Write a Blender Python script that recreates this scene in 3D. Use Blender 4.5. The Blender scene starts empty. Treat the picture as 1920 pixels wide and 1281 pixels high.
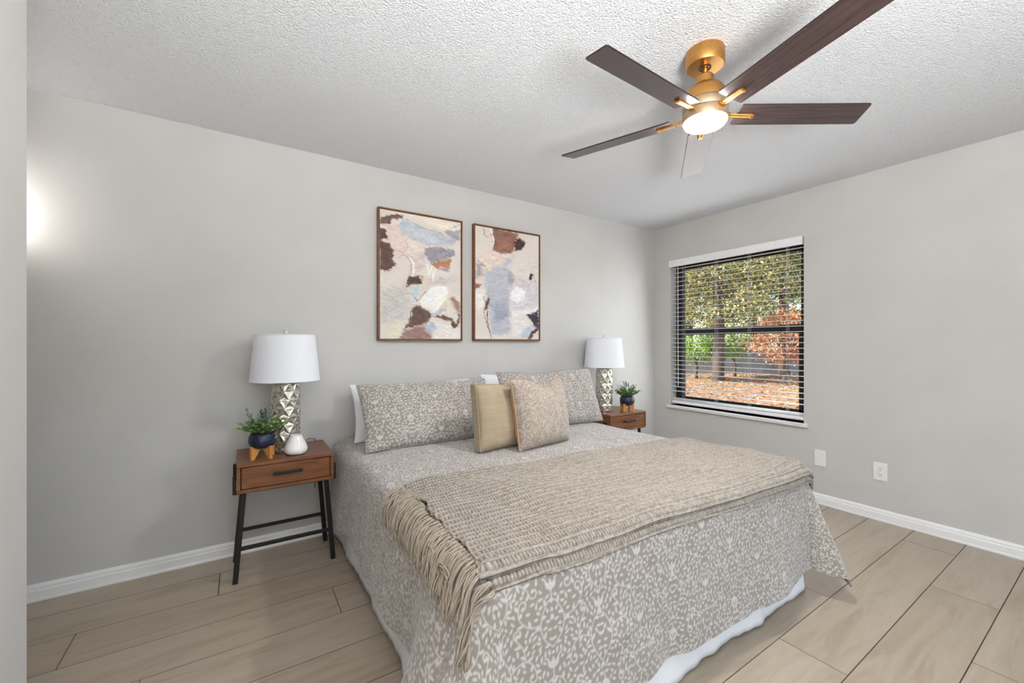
import bpy, bmesh, math, random
import numpy as np
from mathutils import Vector, Matrix
PI = math.pi
scene = bpy.context.scene
C = scene.collection

# ------------------------------------------------------------------ camera
cam_d = bpy.data.cameras.new('camera')
cam = bpy.data.objects.new('camera', cam_d); C.objects.link(cam)
cam_d.sensor_width = 36.0
cam_d.lens = 781.0 / 1920.0 * 36.0
cam_d.shift_y = 4.5 / 1920.0
cam_d.clip_start = 0.02
cam.location = (0, 0, 1.226)
cam.rotation_euler = (PI / 2, 0, -(PI / 2 - math.atan2(0.8367, 0.5476)))
scene.camera = cam
# ------------------------------------------------------------------ world, sun, daylight, exposure
W = bpy.data.worlds.new('sky'); scene.world = W; W.use_nodes = True
_n = W.node_tree.nodes; _l = W.node_tree.links
_bg = _n['Background']
_sky = _n.new('ShaderNodeTexSky'); _sky.sky_type = 'NISHITA'; _sky.sun_disc = False
_sky.sun_elevation = math.radians(38); _sky.sun_rotation = math.radians(-60)
_l.new(_sky.outputs[0], _bg.inputs[0]); _bg.inputs[1].default_value = 0.42
sun_d = bpy.data.lights.new('sun', 'SUN'); sun_d.energy = 10.5; sun_d.angle = math.radians(0.6); sun_d.color = (1, .93, .82)
sun = bpy.data.objects.new('sun', sun_d); C.objects.link(sun)
sun.rotation_euler = Vector((0.50, -0.42, -0.55)).to_track_quat('-Z', 'Y').to_euler()

def area(name, loc, target, sx, sy, power, color=(1, 1, 1)):
    d = bpy.data.lights.new(name, 'AREA'); d.shape = 'RECTANGLE'; d.size = sx; d.size_y = sy
    d.energy = power; d.color = color
    o = bpy.data.objects.new(name, d); C.objects.link(o); o.location = loc
    o.rotation_euler = (Vector(target) - Vector(loc)).to_track_quat('-Z', 'Y').to_euler()
    return o
# fill light through an added, unseen sliding glass door behind the camera
area('added_door_fill', (1.75, -1.34, 1.00), (1.75, 1.2, 2.1), 2.7, 1.9, 15, (.97, .985, 1))
# daylight entering the window on the right wall
area('daylight_window', (3.69, 2.095, 1.33), (0, 2.0, 1.0), 1.13, 1.36, 13, (.95, .97, 1))
# added fill light bounced off the ceiling from an unseen lamp behind the camera
spot_d = bpy.data.lights.new('added_ceiling_fill', 'SPOT'); spot_d.energy = 440; spot_d.spot_size = math.radians(176); spot_d.spot_blend = .55; spot_d.shadow_soft_size = .34; spot_d.color = (.98, .99, 1)
spot = bpy.data.objects.new('added_ceiling_fill', spot_d); C.objects.link(spot); spot.location = (.30, -.80, 1.08); spot.rotation_euler = (PI, 0, 0)
FAN_POWER = 300.0         # strength of the fan's lamp
vs = scene.view_settings
scene.display_settings.display_device = 'sRGB'
vs.view_transform = 'Standard'; vs.look = 'None'; vs.exposure = 0.0; vs.gamma = 1.0
vs.use_curve_mapping = False

# ------------------------------------------------------------------ helpers
def s2l(c):
    out = []
    for v in c:
        v = v / 255.0
        out.append(v / 12.92 if v <= .04045 else ((v + .055) / 1.055) ** 2.4)
    return tuple(out)

class NT:
    """small helper around a material's node tree"""
    def __init__(s, name):
        s.m = bpy.data.materials.new(name); s.m.use_nodes = True
        s.t = s.m.node_tree; s.b = s.t.nodes['Principled BSDF']
    def n(s, t, **k):
        o = s.t.nodes.new(t)
        for a, v in k.items():
            if a.startswith('i_'):
                key = a[2:]; key = int(key) if key.isdigit() else key.replace('_', ' ')
                o.inputs[key].default_value = v
            else: setattr(o, a, v)
        return o
    def l(s, a, b): s.t.links.new(a, b)
    def set(s, **k):
        for a, v in k.items():
            key = a.replace('_', ' ')
            if key in s.b.inputs:
                if key == 'Base Color' and len(v) == 3: v = (*v, 1)
                s.b.inputs[key].default_value = v
        return s
    def coords(s, kind='Object', scale=(1, 1, 1), rot=(0, 0, 0)):
        tc = s.n('ShaderNodeTexCoord'); mp = s.n('ShaderNodeMapping')
        s.l(tc.outputs[kind], mp.inputs[0])
        mp.inputs['Scale'].default_value = scale; mp.inputs['Rotation'].default_value = rot
        return mp.outputs[0]
    def noise(s, vec, scale, detail=2, rough=.5, dist=0):
        o = s.n('ShaderNodeTexNoise'); o.inputs['Scale'].default_value = scale
        o.inputs['Detail'].default_value = detail; o.inputs['Roughness'].default_value = rough
        o.inputs['Distortion'].default_value = dist
        if vec is not None: s.l(vec, o.inputs['Vector'])
        return o.outputs['Fac']
    def ramp(s, fac, stops):
        r = s.n('ShaderNodeValToRGB'); e = r.color_ramp.elements
        while len(e) < len(stops): e.new(.5)
        for q, (p, c) in zip(e, stops): q.position = p; q.color = (*c, 1) if len(c) == 3 else c
        s.l(fac, r.inputs[0]); return r.outputs[0]
    def math(s, op, a, b=None):
        o = s.n('ShaderNodeMath', operation=op)
        for i, v in enumerate((a, b)):
            if v is None: continue
            if isinstance(v, (int, float)): o.inputs[i].default_value = v
            else: s.l(v, o.inputs[i])
        return o.outputs[0]
    def mix(s, fac, a, b, mode='MIX'):
        o = s.n('ShaderNodeMix', data_type='RGBA', blend_type=mode)
        for i, v in ((0, fac), (6, a), (7, b)):
            if isinstance(v, (int, float)): o.inputs[i].default_value = v
            elif isinstance(v, tuple): o.inputs[i].default_value = (*v, 1) if len(v) == 3 else v
            else: s.l(v, o.inputs[i])
        return o.outputs[2]
    def bump(s, h, strength=.3, dist=.01):
        o = s.n('ShaderNodeBump'); o.inputs['Strength'].default_value = strength; o.inputs['Distance'].default_value = dist
        s.l(h, o.inputs['Height']); s.l(o.outputs[0], s.b.inputs['Normal'])
    def col(s, c): s.l(c, s.b.inputs['Base Color'])
    def attr(s, name):
        o = s.n('ShaderNodeAttribute'); o.attribute_name = name; return o

def plain(name, rgb, rough=.5, metal=0.0, nscale=40, var=.04, bump=0, bdist=.002, **k):
    m = NT(name); m.set(Roughness=rough, Metallic=metal, **k)
    v = m.coords(); f = m.noise(v, nscale, 3)
    c = s2l(rgb)
    lo = tuple(x * (1 - var) for x in c); hi = tuple(min(1, x * (1 + var)) for x in c)
    m.col(m.ramp(f, [(.3, lo), (.7, hi)]))
    if bump: m.bump(f, bump, bdist)
    return m.m

def smooth_all(me, on=True, angle=None):
    me.polygons.foreach_set('use_smooth', [on] * len(me.polygons))

def obj(name, bm, m=None, parent=None, smooth=False, loc=None):
    me = bpy.data.meshes.new(name); bm.to_mesh(me); bm.free()
    if smooth: smooth_all(me)
    return link(name, me, m, parent, loc)

def link(name, me, m=None, parent=None, loc=None):
    o = bpy.data.objects.new(name, me); C.objects.link(o)
    if m: me.materials.append(m)
    if parent: o.parent = parent
    if loc: o.location = loc
    return o

def auto_smooth(o, deg=35):
    me = o.data; smooth_all(me)
    bm = bmesh.new(); bm.from_mesh(me)
    for e in bm.edges:
        if len(e.link_faces) == 2 and e.calc_face_angle(0) > math.radians(deg): e.smooth = False
    bm.to_mesh(me); bm.free(); return o

def thing(name, label, cat, loc=(0, 0, 0), rotz=0, group=None):
    o = bpy.data.objects.new(name, None); C.objects.link(o); o.location = loc; o.rotation_euler = (0, 0, rotz)
    o.empty_display_size = .05
    return tag(o, label, cat, group)
def tag(o, label, cat, group=None, kind=None):
    o['label'] = label; o['category'] = cat
    if group: o['group'] = group
    if kind: o['kind'] = kind
    return o
def structure(o, label=None, cat=None):
    o['kind'] = 'structure'
    if label: o['label'] = label
    if cat: o['category'] = cat
    return o
def dup(root, loc, label=None):
    r = root.copy(); C.objects.link(r); r.location = loc
    if label: r['label'] = label
    for ch in list(root.children):
        c = ch.copy(); C.objects.link(c); c.parent = r
        for g in ch.children:
            d = g.copy(); C.objects.link(d); d.parent = c
    return r

def bx(bm, lo, hi, bev=0, seg=2, M=None):
    t = bmesh.new()
    bmesh.ops.create_cube(t, size=1)
    lo = Vector(lo); hi = Vector(hi); s = hi - lo; c = (hi + lo) / 2
    for v in t.verts: v.co = Vector((v.co.x * s.x, v.co.y * s.y, v.co.z * s.z)) + c
    if bev: bmesh.ops.bevel(t, geom=t.edges[:], offset=bev, segments=seg, affect='EDGES', profile=.6)
    if M is not None: bmesh.ops.transform(t, matrix=M, verts=t.verts)
    me = bpy.data.meshes.new('t'); t.to_mesh(me); t.free(); bm.from_mesh(me); bpy.data.meshes.remove(me)
    return bm
def B(): return bmesh.new()
def box(lo, hi, bev=0, seg=2): return bx(B(), lo, hi, bev, seg)
def lathe(bm, prof, seg=48, c=(0, 0, 0), cap=True):
    rings = []
    for r, z in prof:
        if r < 1e-6: rings.append([bm.verts.new((c[0], c[1], c[2] + z))])
        else: rings.append([bm.verts.new((c[0] + r * math.cos(2 * PI * i / seg), c[1] + r * math.sin(2 * PI * i / seg), c[2] + z)) for i in range(seg)])
    for a, b in zip(rings, rings[1:]):
        for i in range(seg):
            j = (i + 1) % seg
            if len(a) == 1 and len(b) == 1: break
            if len(a) == 1: bm.faces.new((a[0], b[j], b[i]))
            elif len(b) == 1: bm.faces.new((a[i], a[j], b[0]))
            else: bm.faces.new((a[i], a[j], b[j], b[i]))
    bmesh.ops.recalc_face_normals(bm, faces=bm.faces)
    return bm
def tube(bm, pts, r, seg=8, cap=True):
    pts = [Vector(p) for p in pts]; rs = r if isinstance(r, (list, tuple)) else [r] * len(pts)
    up = None; rings = []
    for i, p in enumerate(pts):
        d = (pts[min(i + 1, len(pts) - 1)] - pts[max(i - 1, 0)]).normalized()
        if up is None:
            up = d.orthogonal().normalized()
        up = (up - d * up.dot(d)).normalized(); q = d.cross(up)
        rings.append([bm.verts.new(p + (up * math.cos(2 * PI * k / seg) + q * math.sin(2 * PI * k / seg)) * rs[i]) for k in range(seg)])
    for a, b in zip(rings, rings[1:]):
        for k in range(seg): bm.faces.new((a[k], a[(k + 1) % seg], b[(k + 1) % seg], b[k]))
    if cap:
        bm.faces.new(rings[0][::-1]); bm.faces.new(rings[-1])
    return bm
def bar(bm, a, b, wx, wy, bev=.002):
    """square bar from a to b, section wx (across) by wy"""
    a = Vector(a); b = Vector(b); d = b - a
    q = d.to_track_quat('Z', 'Y'); M = Matrix.Translation((a + b) / 2) @ q.to_matrix().to_4x4()
    return bx(bm, (-wx / 2, -wy / 2, -d.length / 2), (wx / 2, wy / 2, d.length / 2), bev, 1, M)
def prism(bm, poly, axis, lo, hi):
    """extrude a 2-D polygon along an axis: axis 'y' -> poly is (x,z)"""
    def P(p, t):
        if axis == 'y': return (p[0], t, p[1])
        if axis == 'x': return (t, p[0], p[1])
        return (p[0], p[1], t)
    a = [bm.verts.new(P(p, lo)) for p in poly]; b = [bm.verts.new(P(p, hi)) for p in poly]
    n = len(poly)
    for i in range(n): bm.faces.new((a[i], a[(i + 1) % n], b[(i + 1) % n], b[i]))
    bm.faces.new(a[::-1]); bm.faces.new(b)
    bmesh.ops.recalc_face_normals(bm, faces=bm.faces)
    return bm

def np_mesh(name, V, Fq, cols=None, fac=None, smooth=True):
    """mesh from arrays of verts and quads; cols are per-vertex colours"""
    me = bpy.data.meshes.new(name); V = np.ascontiguousarray(V, dtype=np.float32); Fq = np.ascontiguousarray(Fq, dtype=np.int32)
    k = Fq.shape[1]
    me.vertices.add(len(V)); me.vertices.foreach_set('co', V.ravel())
    me.loops.add(Fq.size); me.loops.foreach_set('vertex_index', Fq.ravel())
    me.polygons.add(len(Fq)); me.polygons.foreach_set('loop_start', np.arange(0, Fq.size, k, dtype=np.int32))
    me.polygons.foreach_set('loop_total', np.full(len(Fq), k, dtype=np.int32))
    me.update(calc_edges=True); me.validate()
    me.polygons.foreach_set('use_smooth', np.full(len(me.polygons), smooth, dtype=bool))
    if cols is not None:
        a = me.color_attributes.new('tint', 'FLOAT_COLOR', 'POINT')
        cc = np.ones((len(V), 4), dtype=np.float32); cc[:, :3] = cols; a.data.foreach_set('color', cc.ravel())
    return me
def grid_faces(nu, nv, off=0, flip=False):
    i = np.arange(nu - 1)[:, None] * nv + np.arange(nv - 1)[None, :]
    i = i.ravel() + off
    q = np.stack([i, i + nv, i + nv + 1, i + 1], 1)
    return q[:, ::-1] if flip else q

def _hash(ix, iy, seed):
    h = np.sin(ix * 127.1 + iy * 311.7 + seed * 74.7) * 43758.5453
    return h - np.floor(h)
def vnoise(x, y, seed=0):
    """smooth value noise, -1..1"""
    ix = np.floor(x); iy = np.floor(y); fx = x - ix; fy = y - iy
    fx = fx * fx * fx * (fx * (fx * 6 - 15) + 10); fy = fy * fy * fy * (fy * (fy * 6 - 15) + 10)
    a = _hash(ix, iy, seed); b = _hash(ix + 1, iy, seed); c = _hash(ix, iy + 1, seed); d = _hash(ix + 1, iy + 1, seed)
    return 2 * (a + (b - a) * fx + (c - a) * fy + (a - b - c + d) * fx * fy) - 1
def fbm(x, y, seed=0, oct=4):
    o = 0; a = 1; t = 0
    for k in range(oct):
        o = o + a * vnoise(x * 2 ** k, y * 2 ** k, seed + 13 * k); t += a; a *= .5
    return o / t
def sstep(a, b, x):
    t = np.clip((x - a) / (b - a), 0, 1); return t * t * (3 - 2 * t)

# ------------------------------------------------------------------ materials
def wall_mat():
    m = NT('wall_paint'); m.set(Roughness=.62); v = m.coords()
    m.col(m.ramp(m.noise(v, 3, 3), [(.35, s2l((197, 195, 192))), (.65, s2l((201, 199, 196)))]))
    m.bump(m.noise(v, 260, 3), .12, .002); return m.m
def ceiling_mat():
    m = NT('popcorn_ceiling'); m.set(Roughness=.95); v = m.coords()
    vo = m.n('ShaderNodeTexVoronoi', i_Scale=150.0); vo.feature = 'SMOOTH_F1'; m.l(v, vo.inputs['Vector'])
    n2 = m.noise(v, 125, 5, .65)
    h = m.math('ADD', m.math('MULTIPLY', vo.outputs['Distance'], -1.1), m.math('MULTIPLY', n2, 1.6))
    m.col(m.ramp(n2, [(.3, s2l((232, 233, 235))), (.7, s2l((246, 247, 249)))]))
    m.bump(h, 1.0, .009); return m.m
def floor_mat():
    m = NT('oak_plank_floor'); m.set(Roughness=.42, Specular_IOR_Level=.4)
    a = m.attr('tint')
    v = m.coords('Object', (1.3, 10, 1))
    sh = m.n('ShaderNodeVectorMath', operation='ADD'); m.l(v, sh.inputs[0])
    sc = m.n('ShaderNodeVectorMath', operation='SCALE'); sc.inputs['Scale'].default_value = 37.0
    m.l(a.outputs['Color'], sc.inputs[0]); m.l(sc.outputs[0], sh.inputs[1])
    g = m.noise(sh.outputs[0], 1.5, 7, .6, 1.1)
    g2 = m.noise(sh.outputs[0], 9, 4, .6, .2)
    c1 = m.ramp(g, [(.2, s2l((150, 136, 118))), (.5, s2l((172, 159, 142))), (.8, s2l((182, 170, 154)))])
    c2 = m.mix(m.math('MULTIPLY', g2, .25), c1, s2l((140, 122, 103)))
    br = m.n('ShaderNodeBrightContrast'); m.l(c2, br.inputs[0])
    sx = m.n('ShaderNodeSeparateColor'); m.l(a.outputs['Color'], sx.inputs[0])
    m.l(m.math('MULTIPLY', m.math('SUBTRACT', sx.outputs[0], .5), .05), br.inputs[1])
    m.col(br.outputs[0]); m.bump(g2, .12, .001); return m.m
def wood_mat(name, dark, light, scale=(2, 22, 22), rough=.4, spec=.5, dist=.8):
    m = NT(name); m.set(Roughness=rough, Specular_IOR_Level=spec)
    v = m.coords('Object', scale)
    g = m.noise(v, 2.0, 7, .6, dist); g2 = m.noise(v, 9, 3)
    c = m.ramp(g, [(.28, s2l(dark)), (.72, s2l(light))])
    m.col(m.mix(m.math('MULTIPLY', g2, .3), c, s2l(dark))); m.bump(g2, .08, .001); return m.m
def tint_mat(name, rough=.9, bscale=700, bstr=.25, bdist=.001, sheen=.2, spec=.2):
    m = NT(name); m.set(Roughness=rough, Sheen_Weight=sheen, Specular_IOR_Level=spec)
    a = m.attr('tint'); m.col(a.outputs['Color'])
    if bstr: m.bump(m.noise(m.coords(), bscale, 2), bstr, bdist)
    return m.m

M = {}
M['wall'] = wall_mat(); M['ceiling'] = ceiling_mat(); M['floor'] = floor_mat()
M['trim'] = plain('white_trim_paint', (236, 236, 236), .35, var=.01)
M['groove'] = plain('plank_groove', (122, 108, 92), .7)
M['sill'] = plain('white_sill_paint', (226, 225, 223), .4)
M['plate'] = plain('white_plate_plastic', (232, 231, 229), .3)
M['slot'] = plain('dark_slot', (30, 30, 30), .6)
M['walnut'] = wood_mat('walnut_veneer', (92, 55, 32), (146, 94, 58), (3, 30, 30), .34)
M['black'] = plain('black_metal', (20, 20, 21), .45, 0.0, 60, .2)
M['bamboo'] = wood_mat('light_bamboo', (184, 126, 60), (217, 158, 88), (4, 40, 4), .4)
M['gold'] = plain('brushed_gold', (204, 152, 86), .36, 1.0, 90, .06)
M['gold_dull'] = plain('satin_gold_band', (190, 165, 132), .42, .85, 90, .06)
M['seam'] = plain('dark_seam', (48, 36, 26), .6)
M['blade'] = wood_mat('dark_walnut_blade', (46, 33, 33), (74, 57, 55), (1.2, 40, 4), .27, .7, .15)
M['blade_edge'] = plain('blade_edge', (24, 19, 19), .4)
M['shade'] = plain('white_shade_linen', (232, 234, 240), .9, 0, 300, .02, .2, .001)
M['ceramic'] = plain('white_ceramic', (240, 239, 237), .12)
M['acrylic'] = plain('clear_finial', (225, 225, 225), .08)
M['chrome'] = plain('brushed_nickel', (180, 176, 168), .3, 1.0)
M['cordgrey'] = plain('grey_cord', (120, 114, 106), .5)
M['soil'] = plain('potting_moss', (60, 52, 36), .95, 0, 120, .3, .6, .004)
M['white_cloth'] = plain('white_pillow_cotton', (236, 236, 240), .9, 0, 500, .02, .15, .001)
M['skirt'] = plain('white_bed_skirt_cotton', (232, 232, 234), .9, 0, 500, .02, .1, .001)
M['mattress'] = plain('mattress_ticking', (230, 228, 224), .9)
M['bronze'] = plain('bronze_window_metal', (38, 36, 37), .45, .2)
M['slat'] = plain('white_blind_slat', (240, 240, 240), .4)
M['cord'] = plain('white_blind_cord', (232, 232, 235), .7)
M['canvas'] = tint_mat('painted_canvas', .75, 500, .35, .0012, 0, .25)
M['frame'] = wood_mat('brown_wood_frame', (92, 54, 28), (142, 92, 52), (8, 8, 8), .45)
M['damask'] = tint_mat('vine_print_cotton', sheen=.3)
M['knit'] = tint_mat('taupe_knit', .95, 900, .4, .001, 0)
M['fringe'] = plain('taupe_fringe_yarn', (163, 151, 136), .95, 0, 60, .12)
M['leaf'] = tint_mat('plant_leaf', .5, 300, .1, .001, 0, .4)
M['outleaf'] = tint_mat('tree_leaf', .7, 30, 0, 0, 0, .2)
def lens_mat():
    m = NT('lit_fan_lens'); m.set(Roughness=.5)
    m.set(Base_Color=(.9, .9, .9)); m.set(Emission_Color=(1, .985, .96, 1)); m.set(Emission_Strength=FAN_POWER); return m.m
def glow_mat(name, s, c=(1, .97, .93, 1)):
    m = NT(name); m.set(Base_Color=(.9, .9, .9)); m.set(Emission_Color=c); m.set(Emission_Strength=s); return m.m
def pot_mat():
    m = NT('navy_glazed_pot'); m.set(Roughness=.28); v = m.coords('Object', (1, 1, 1))
    vo = m.n('ShaderNodeTexVoronoi', i_Scale=85.0); vo.feature = 'DISTANCE_TO_EDGE'; m.l(v, vo.inputs['Vector'])
    m.col(m.ramp(vo.outputs['Distance'], [(0.02, s2l((24, 29, 52))), (.12, s2l((36, 42, 72)))]))
    m.bump(vo.outputs['Distance'], .6, .004); return m.m
def mercury_mat():
    m = NT('mercury_glass'); m.set(Roughness=.3, Metallic=.8); v = m.coords()
    f = m.noise(v, 70, 4, .7); f2 = m.noise(v, 14, 3)
    c = m.ramp(f, [(.35, s2l((186, 178, 162))), (.6, s2l((226, 221, 210)))])
    m.col(m.mix(m.math('MULTIPLY', f2, .3), c, s2l((196, 188, 170))))
    m.l(m.math('ADD', m.math('MULTIPLY', f, .25), .14), m.b.inputs['Roughness']); return m.m
def glass_mat():
    m = NT('window_glass'); t = m.t
    tr = m.n('ShaderNodeBsdfTransparent'); gl = m.n('ShaderNodeBsdfGlossy'); gl.inputs['Roughness'].default_value = .02
    fr = m.n('ShaderNodeFresnel', i_IOR=1.45); mx = m.n('ShaderNodeMixShader')
    tr.inputs[0].default_value = (.95, .97, .96, 1)
    v = m.noise(m.coords(), 2, 2); m.l(m.math('MULTIPLY', fr.outputs[0], m.math('ADD', m.math('MULTIPLY', v, .02), .6)), mx.inputs[0])
    m.l(tr.outputs[0], mx.inputs[1]); m.l(gl.outputs[0], mx.inputs[2])
    m.l(mx.outputs[0], t.nodes['Material Output'].inputs[0]); return m.m
def ground_mat():
    m = NT('leaf_litter_ground'); m.set(Roughness=.95); v = m.coords()
    a = m.noise(v, .55, 6, .65); b = m.noise(v, 7, 6, .75)
    c1 = m.ramp(b, [(.25, s2l((84, 62, 44))), (.45, s2l((146, 106, 78))), (.6, s2l((186, 148, 116))), (.75, s2l((206, 174, 142)))])
    c2 = m.ramp(b, [(.3, s2l((86, 84, 40))), (.65, s2l((178, 158, 92)))])
    m.col(m.mix(m.ramp(a, [(.52, (0, 0, 0)), (.66, (1, 1, 1))]), c1, c2)); m.bump(b, .8, .05); return m.m
def bark_mat():
    m = NT('dark_bark'); m.set(Roughness=.9); v = m.coords('Object', (6, 6, 1.2)); f = m.noise(v, 5, 5, .7)
    m.col(m.ramp(f, [(.3, s2l((58, 46, 40))), (.7, s2l((112, 94, 82)))])); m.bump(f, .8, .03); return m.m
M['lens'] = lens_mat(); M['pot'] = pot_mat(); M['mercury'] = mercury_mat(); M['glass'] = glass_mat()
M['ground'] = ground_mat(); M['bark'] = bark_mat(); M['assumed_sconce_glow'] = glow_mat('assumed_lit_sconce_glass', 5.0)  # last one: glowing glass of the assumed, unseen sconce
M['fence'] = wood_mat('weathered_grey_fence', (132, 132, 134), (176, 178, 182), (1, 8, 1), .9)

# ------------------------------------------------------------------ room shell
XR, YB, H = 3.724, 2.909, 2.44
XL, YJ, XA, YF = -0.47, 1.622, -1.75, -1.10        # left wall, its end, alcove wall, front wall
WY0, WY1, WZ0, WZ1 = 1.488, 2.703, 0.600, 2.075    # window opening in the right wall
T = .13
def wallbox(name, boxes, m=None):
    bm = B()
    for lo, hi in boxes: bx(bm, lo, hi)
    return structure(obj(name, bm, m or M['wall']))
wallbox('wall_back', [((XA - T, YB, 0), (XR + T, YB + T, H))])
wallbox('wall_right', [((XR, YF - T, 0), (XR + T, WY0, H)), ((XR, WY1, 0), (XR + T, YB, H)),
                       ((XR, WY0, 0), (XR + T, WY1, WZ0)), ((XR, WY0, WZ1), (XR + T, WY1, H))])
wallbox('wall_left', [((XL - T, YF - T, 0), (XL, YJ, H))])
wallbox('wall_alcove', [((XA - T, YJ - T, 0), (XA, YB, H)), ((XA, YJ - T, 0), (XL - T, YJ, H))])
DX0, DX1, DZ = 0.35, 3.15, 2.10
wallbox('wall_front', [((XL, YF - T, 0), (DX0, YF, H)), ((DX1, YF - T, 0), (XR, YF, H)), ((DX0, YF - T, DZ), (DX1, YF, H))])
structure(obj('ceiling', box((XA - T, YF - T, H), (XR + T, YB + T, H + .12)), M['ceiling']))

# floor: one mesh of separate planks (pattern) with fine grooves over a slab
def build_floor():
    V = []; Fq = []; K = []
    rng = random.Random(4)
    joints = {6: -.086, 5: -.578, 4: .39, -2: 1.88, -3: 2.93, -4: 2.36}
    Lp = 1.59; g = .0019; y00 = 1.077; w = .2345
    for k in range(-11, 9):
        ya, yb = y00 + k * w, y00 + (k + 1) * w
        if yb < YF - .2 or ya > YB + .1: continue
        x0 = joints.get(k, rng.uniform(0, Lp)); x0 -= math.ceil((x0 - XA + .2) / Lp) * Lp
        while x0 < XR + .1:
            xa, xb = max(x0, XA - T), min(x0 + Lp, XR + T); x0 += Lp
            y1, y2 = max(ya, YF - T), min(yb, YB + T)
            if xb - xa < .02 or y2 - y1 < .01: continue
            i = len(V); c = (rng.random(), rng.random(), rng.random())
            d = .006
            V += [(xa, y1, -d), (xb, y1, -d), (xb, y2, -d), (xa, y2, -d),
                  (xa + g, y1 + g, 0), (xb - g, y1 + g, 0), (xb - g, y2 - g, 0), (xa + g, y2 - g, 0)]
            K += [c] * 8
            Fq += [(i + 4, i + 5, i + 6, i + 7), (i, i + 1, i + 5, i + 4), (i + 1, i + 2, i + 6, i + 5), (i + 2, i + 3, i + 7, i + 6), (i + 3, i, i + 4, i + 7)]
    i = len(V)
    V += [(XA - T, YF - T, -.1), (XR + T, YF - T, -.1), (XR + T, YB + T, -.1), (XA - T, YB + T, -.1)]; K += [(.5, .5, .5)] * 4
    Fq += [(i + 3, i + 2, i + 1, i)]
    me = np_mesh('floor', V, Fq, np.array(K), smooth=False)
    me.materials.append(M['floor']); me.materials.append(M['groove'])
    nz = np.empty(len(me.polygons) * 3, np.float32); me.polygons.foreach_get('normal', nz)
    me.polygons.foreach_set('material_index', (nz.reshape(-1, 3)[:, 2] < .98).astype(np.int32))
    structure(link('floor', me))
build_floor()

def baseboard(name, a, b, inward):
    """profiled skirting board from a to b along the floor, thickness towards 'inward'"""
    prof = [(0, 0), (.015, 0), (.015, .010), (.013, .014), (.013, .050), (.010, .056), (.010, .066), (.005, .078), (0, .080)]
    a = Vector((*a, 0)); b = Vector((*b, 0)); n = Vector((*inward, 0)); bm = B(); ra = []; rb = []
    for t, z in prof:
        ra.append(bm.verts.new(a + n * t + Vector((0, 0, z)))); rb.append(bm.verts.new(b + n * t + Vector((0, 0, z))))
    for i in range(len(prof) - 1): bm.faces.new((ra[i], ra[i + 1], rb[i + 1], rb[i]))
    bm.faces.new(ra); bm.faces.new(rb[::-1])
    bmesh.ops.recalc_face_normals(bm, faces=bm.faces)
    return structure(obj(name, bm, M['trim']))
baseboard('baseboard_back', (XA, YB), (XR, YB), (0, -1))
baseboard('baseboard_right', (XR, YF), (XR, YB - .015), (-1, 0))
baseboard('baseboard_left', (XL, YF), (XL, YJ), (1, 0))
baseboard('baseboard_front', (XL, YF), (DX0 - .07, YF), (0, 1))

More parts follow.
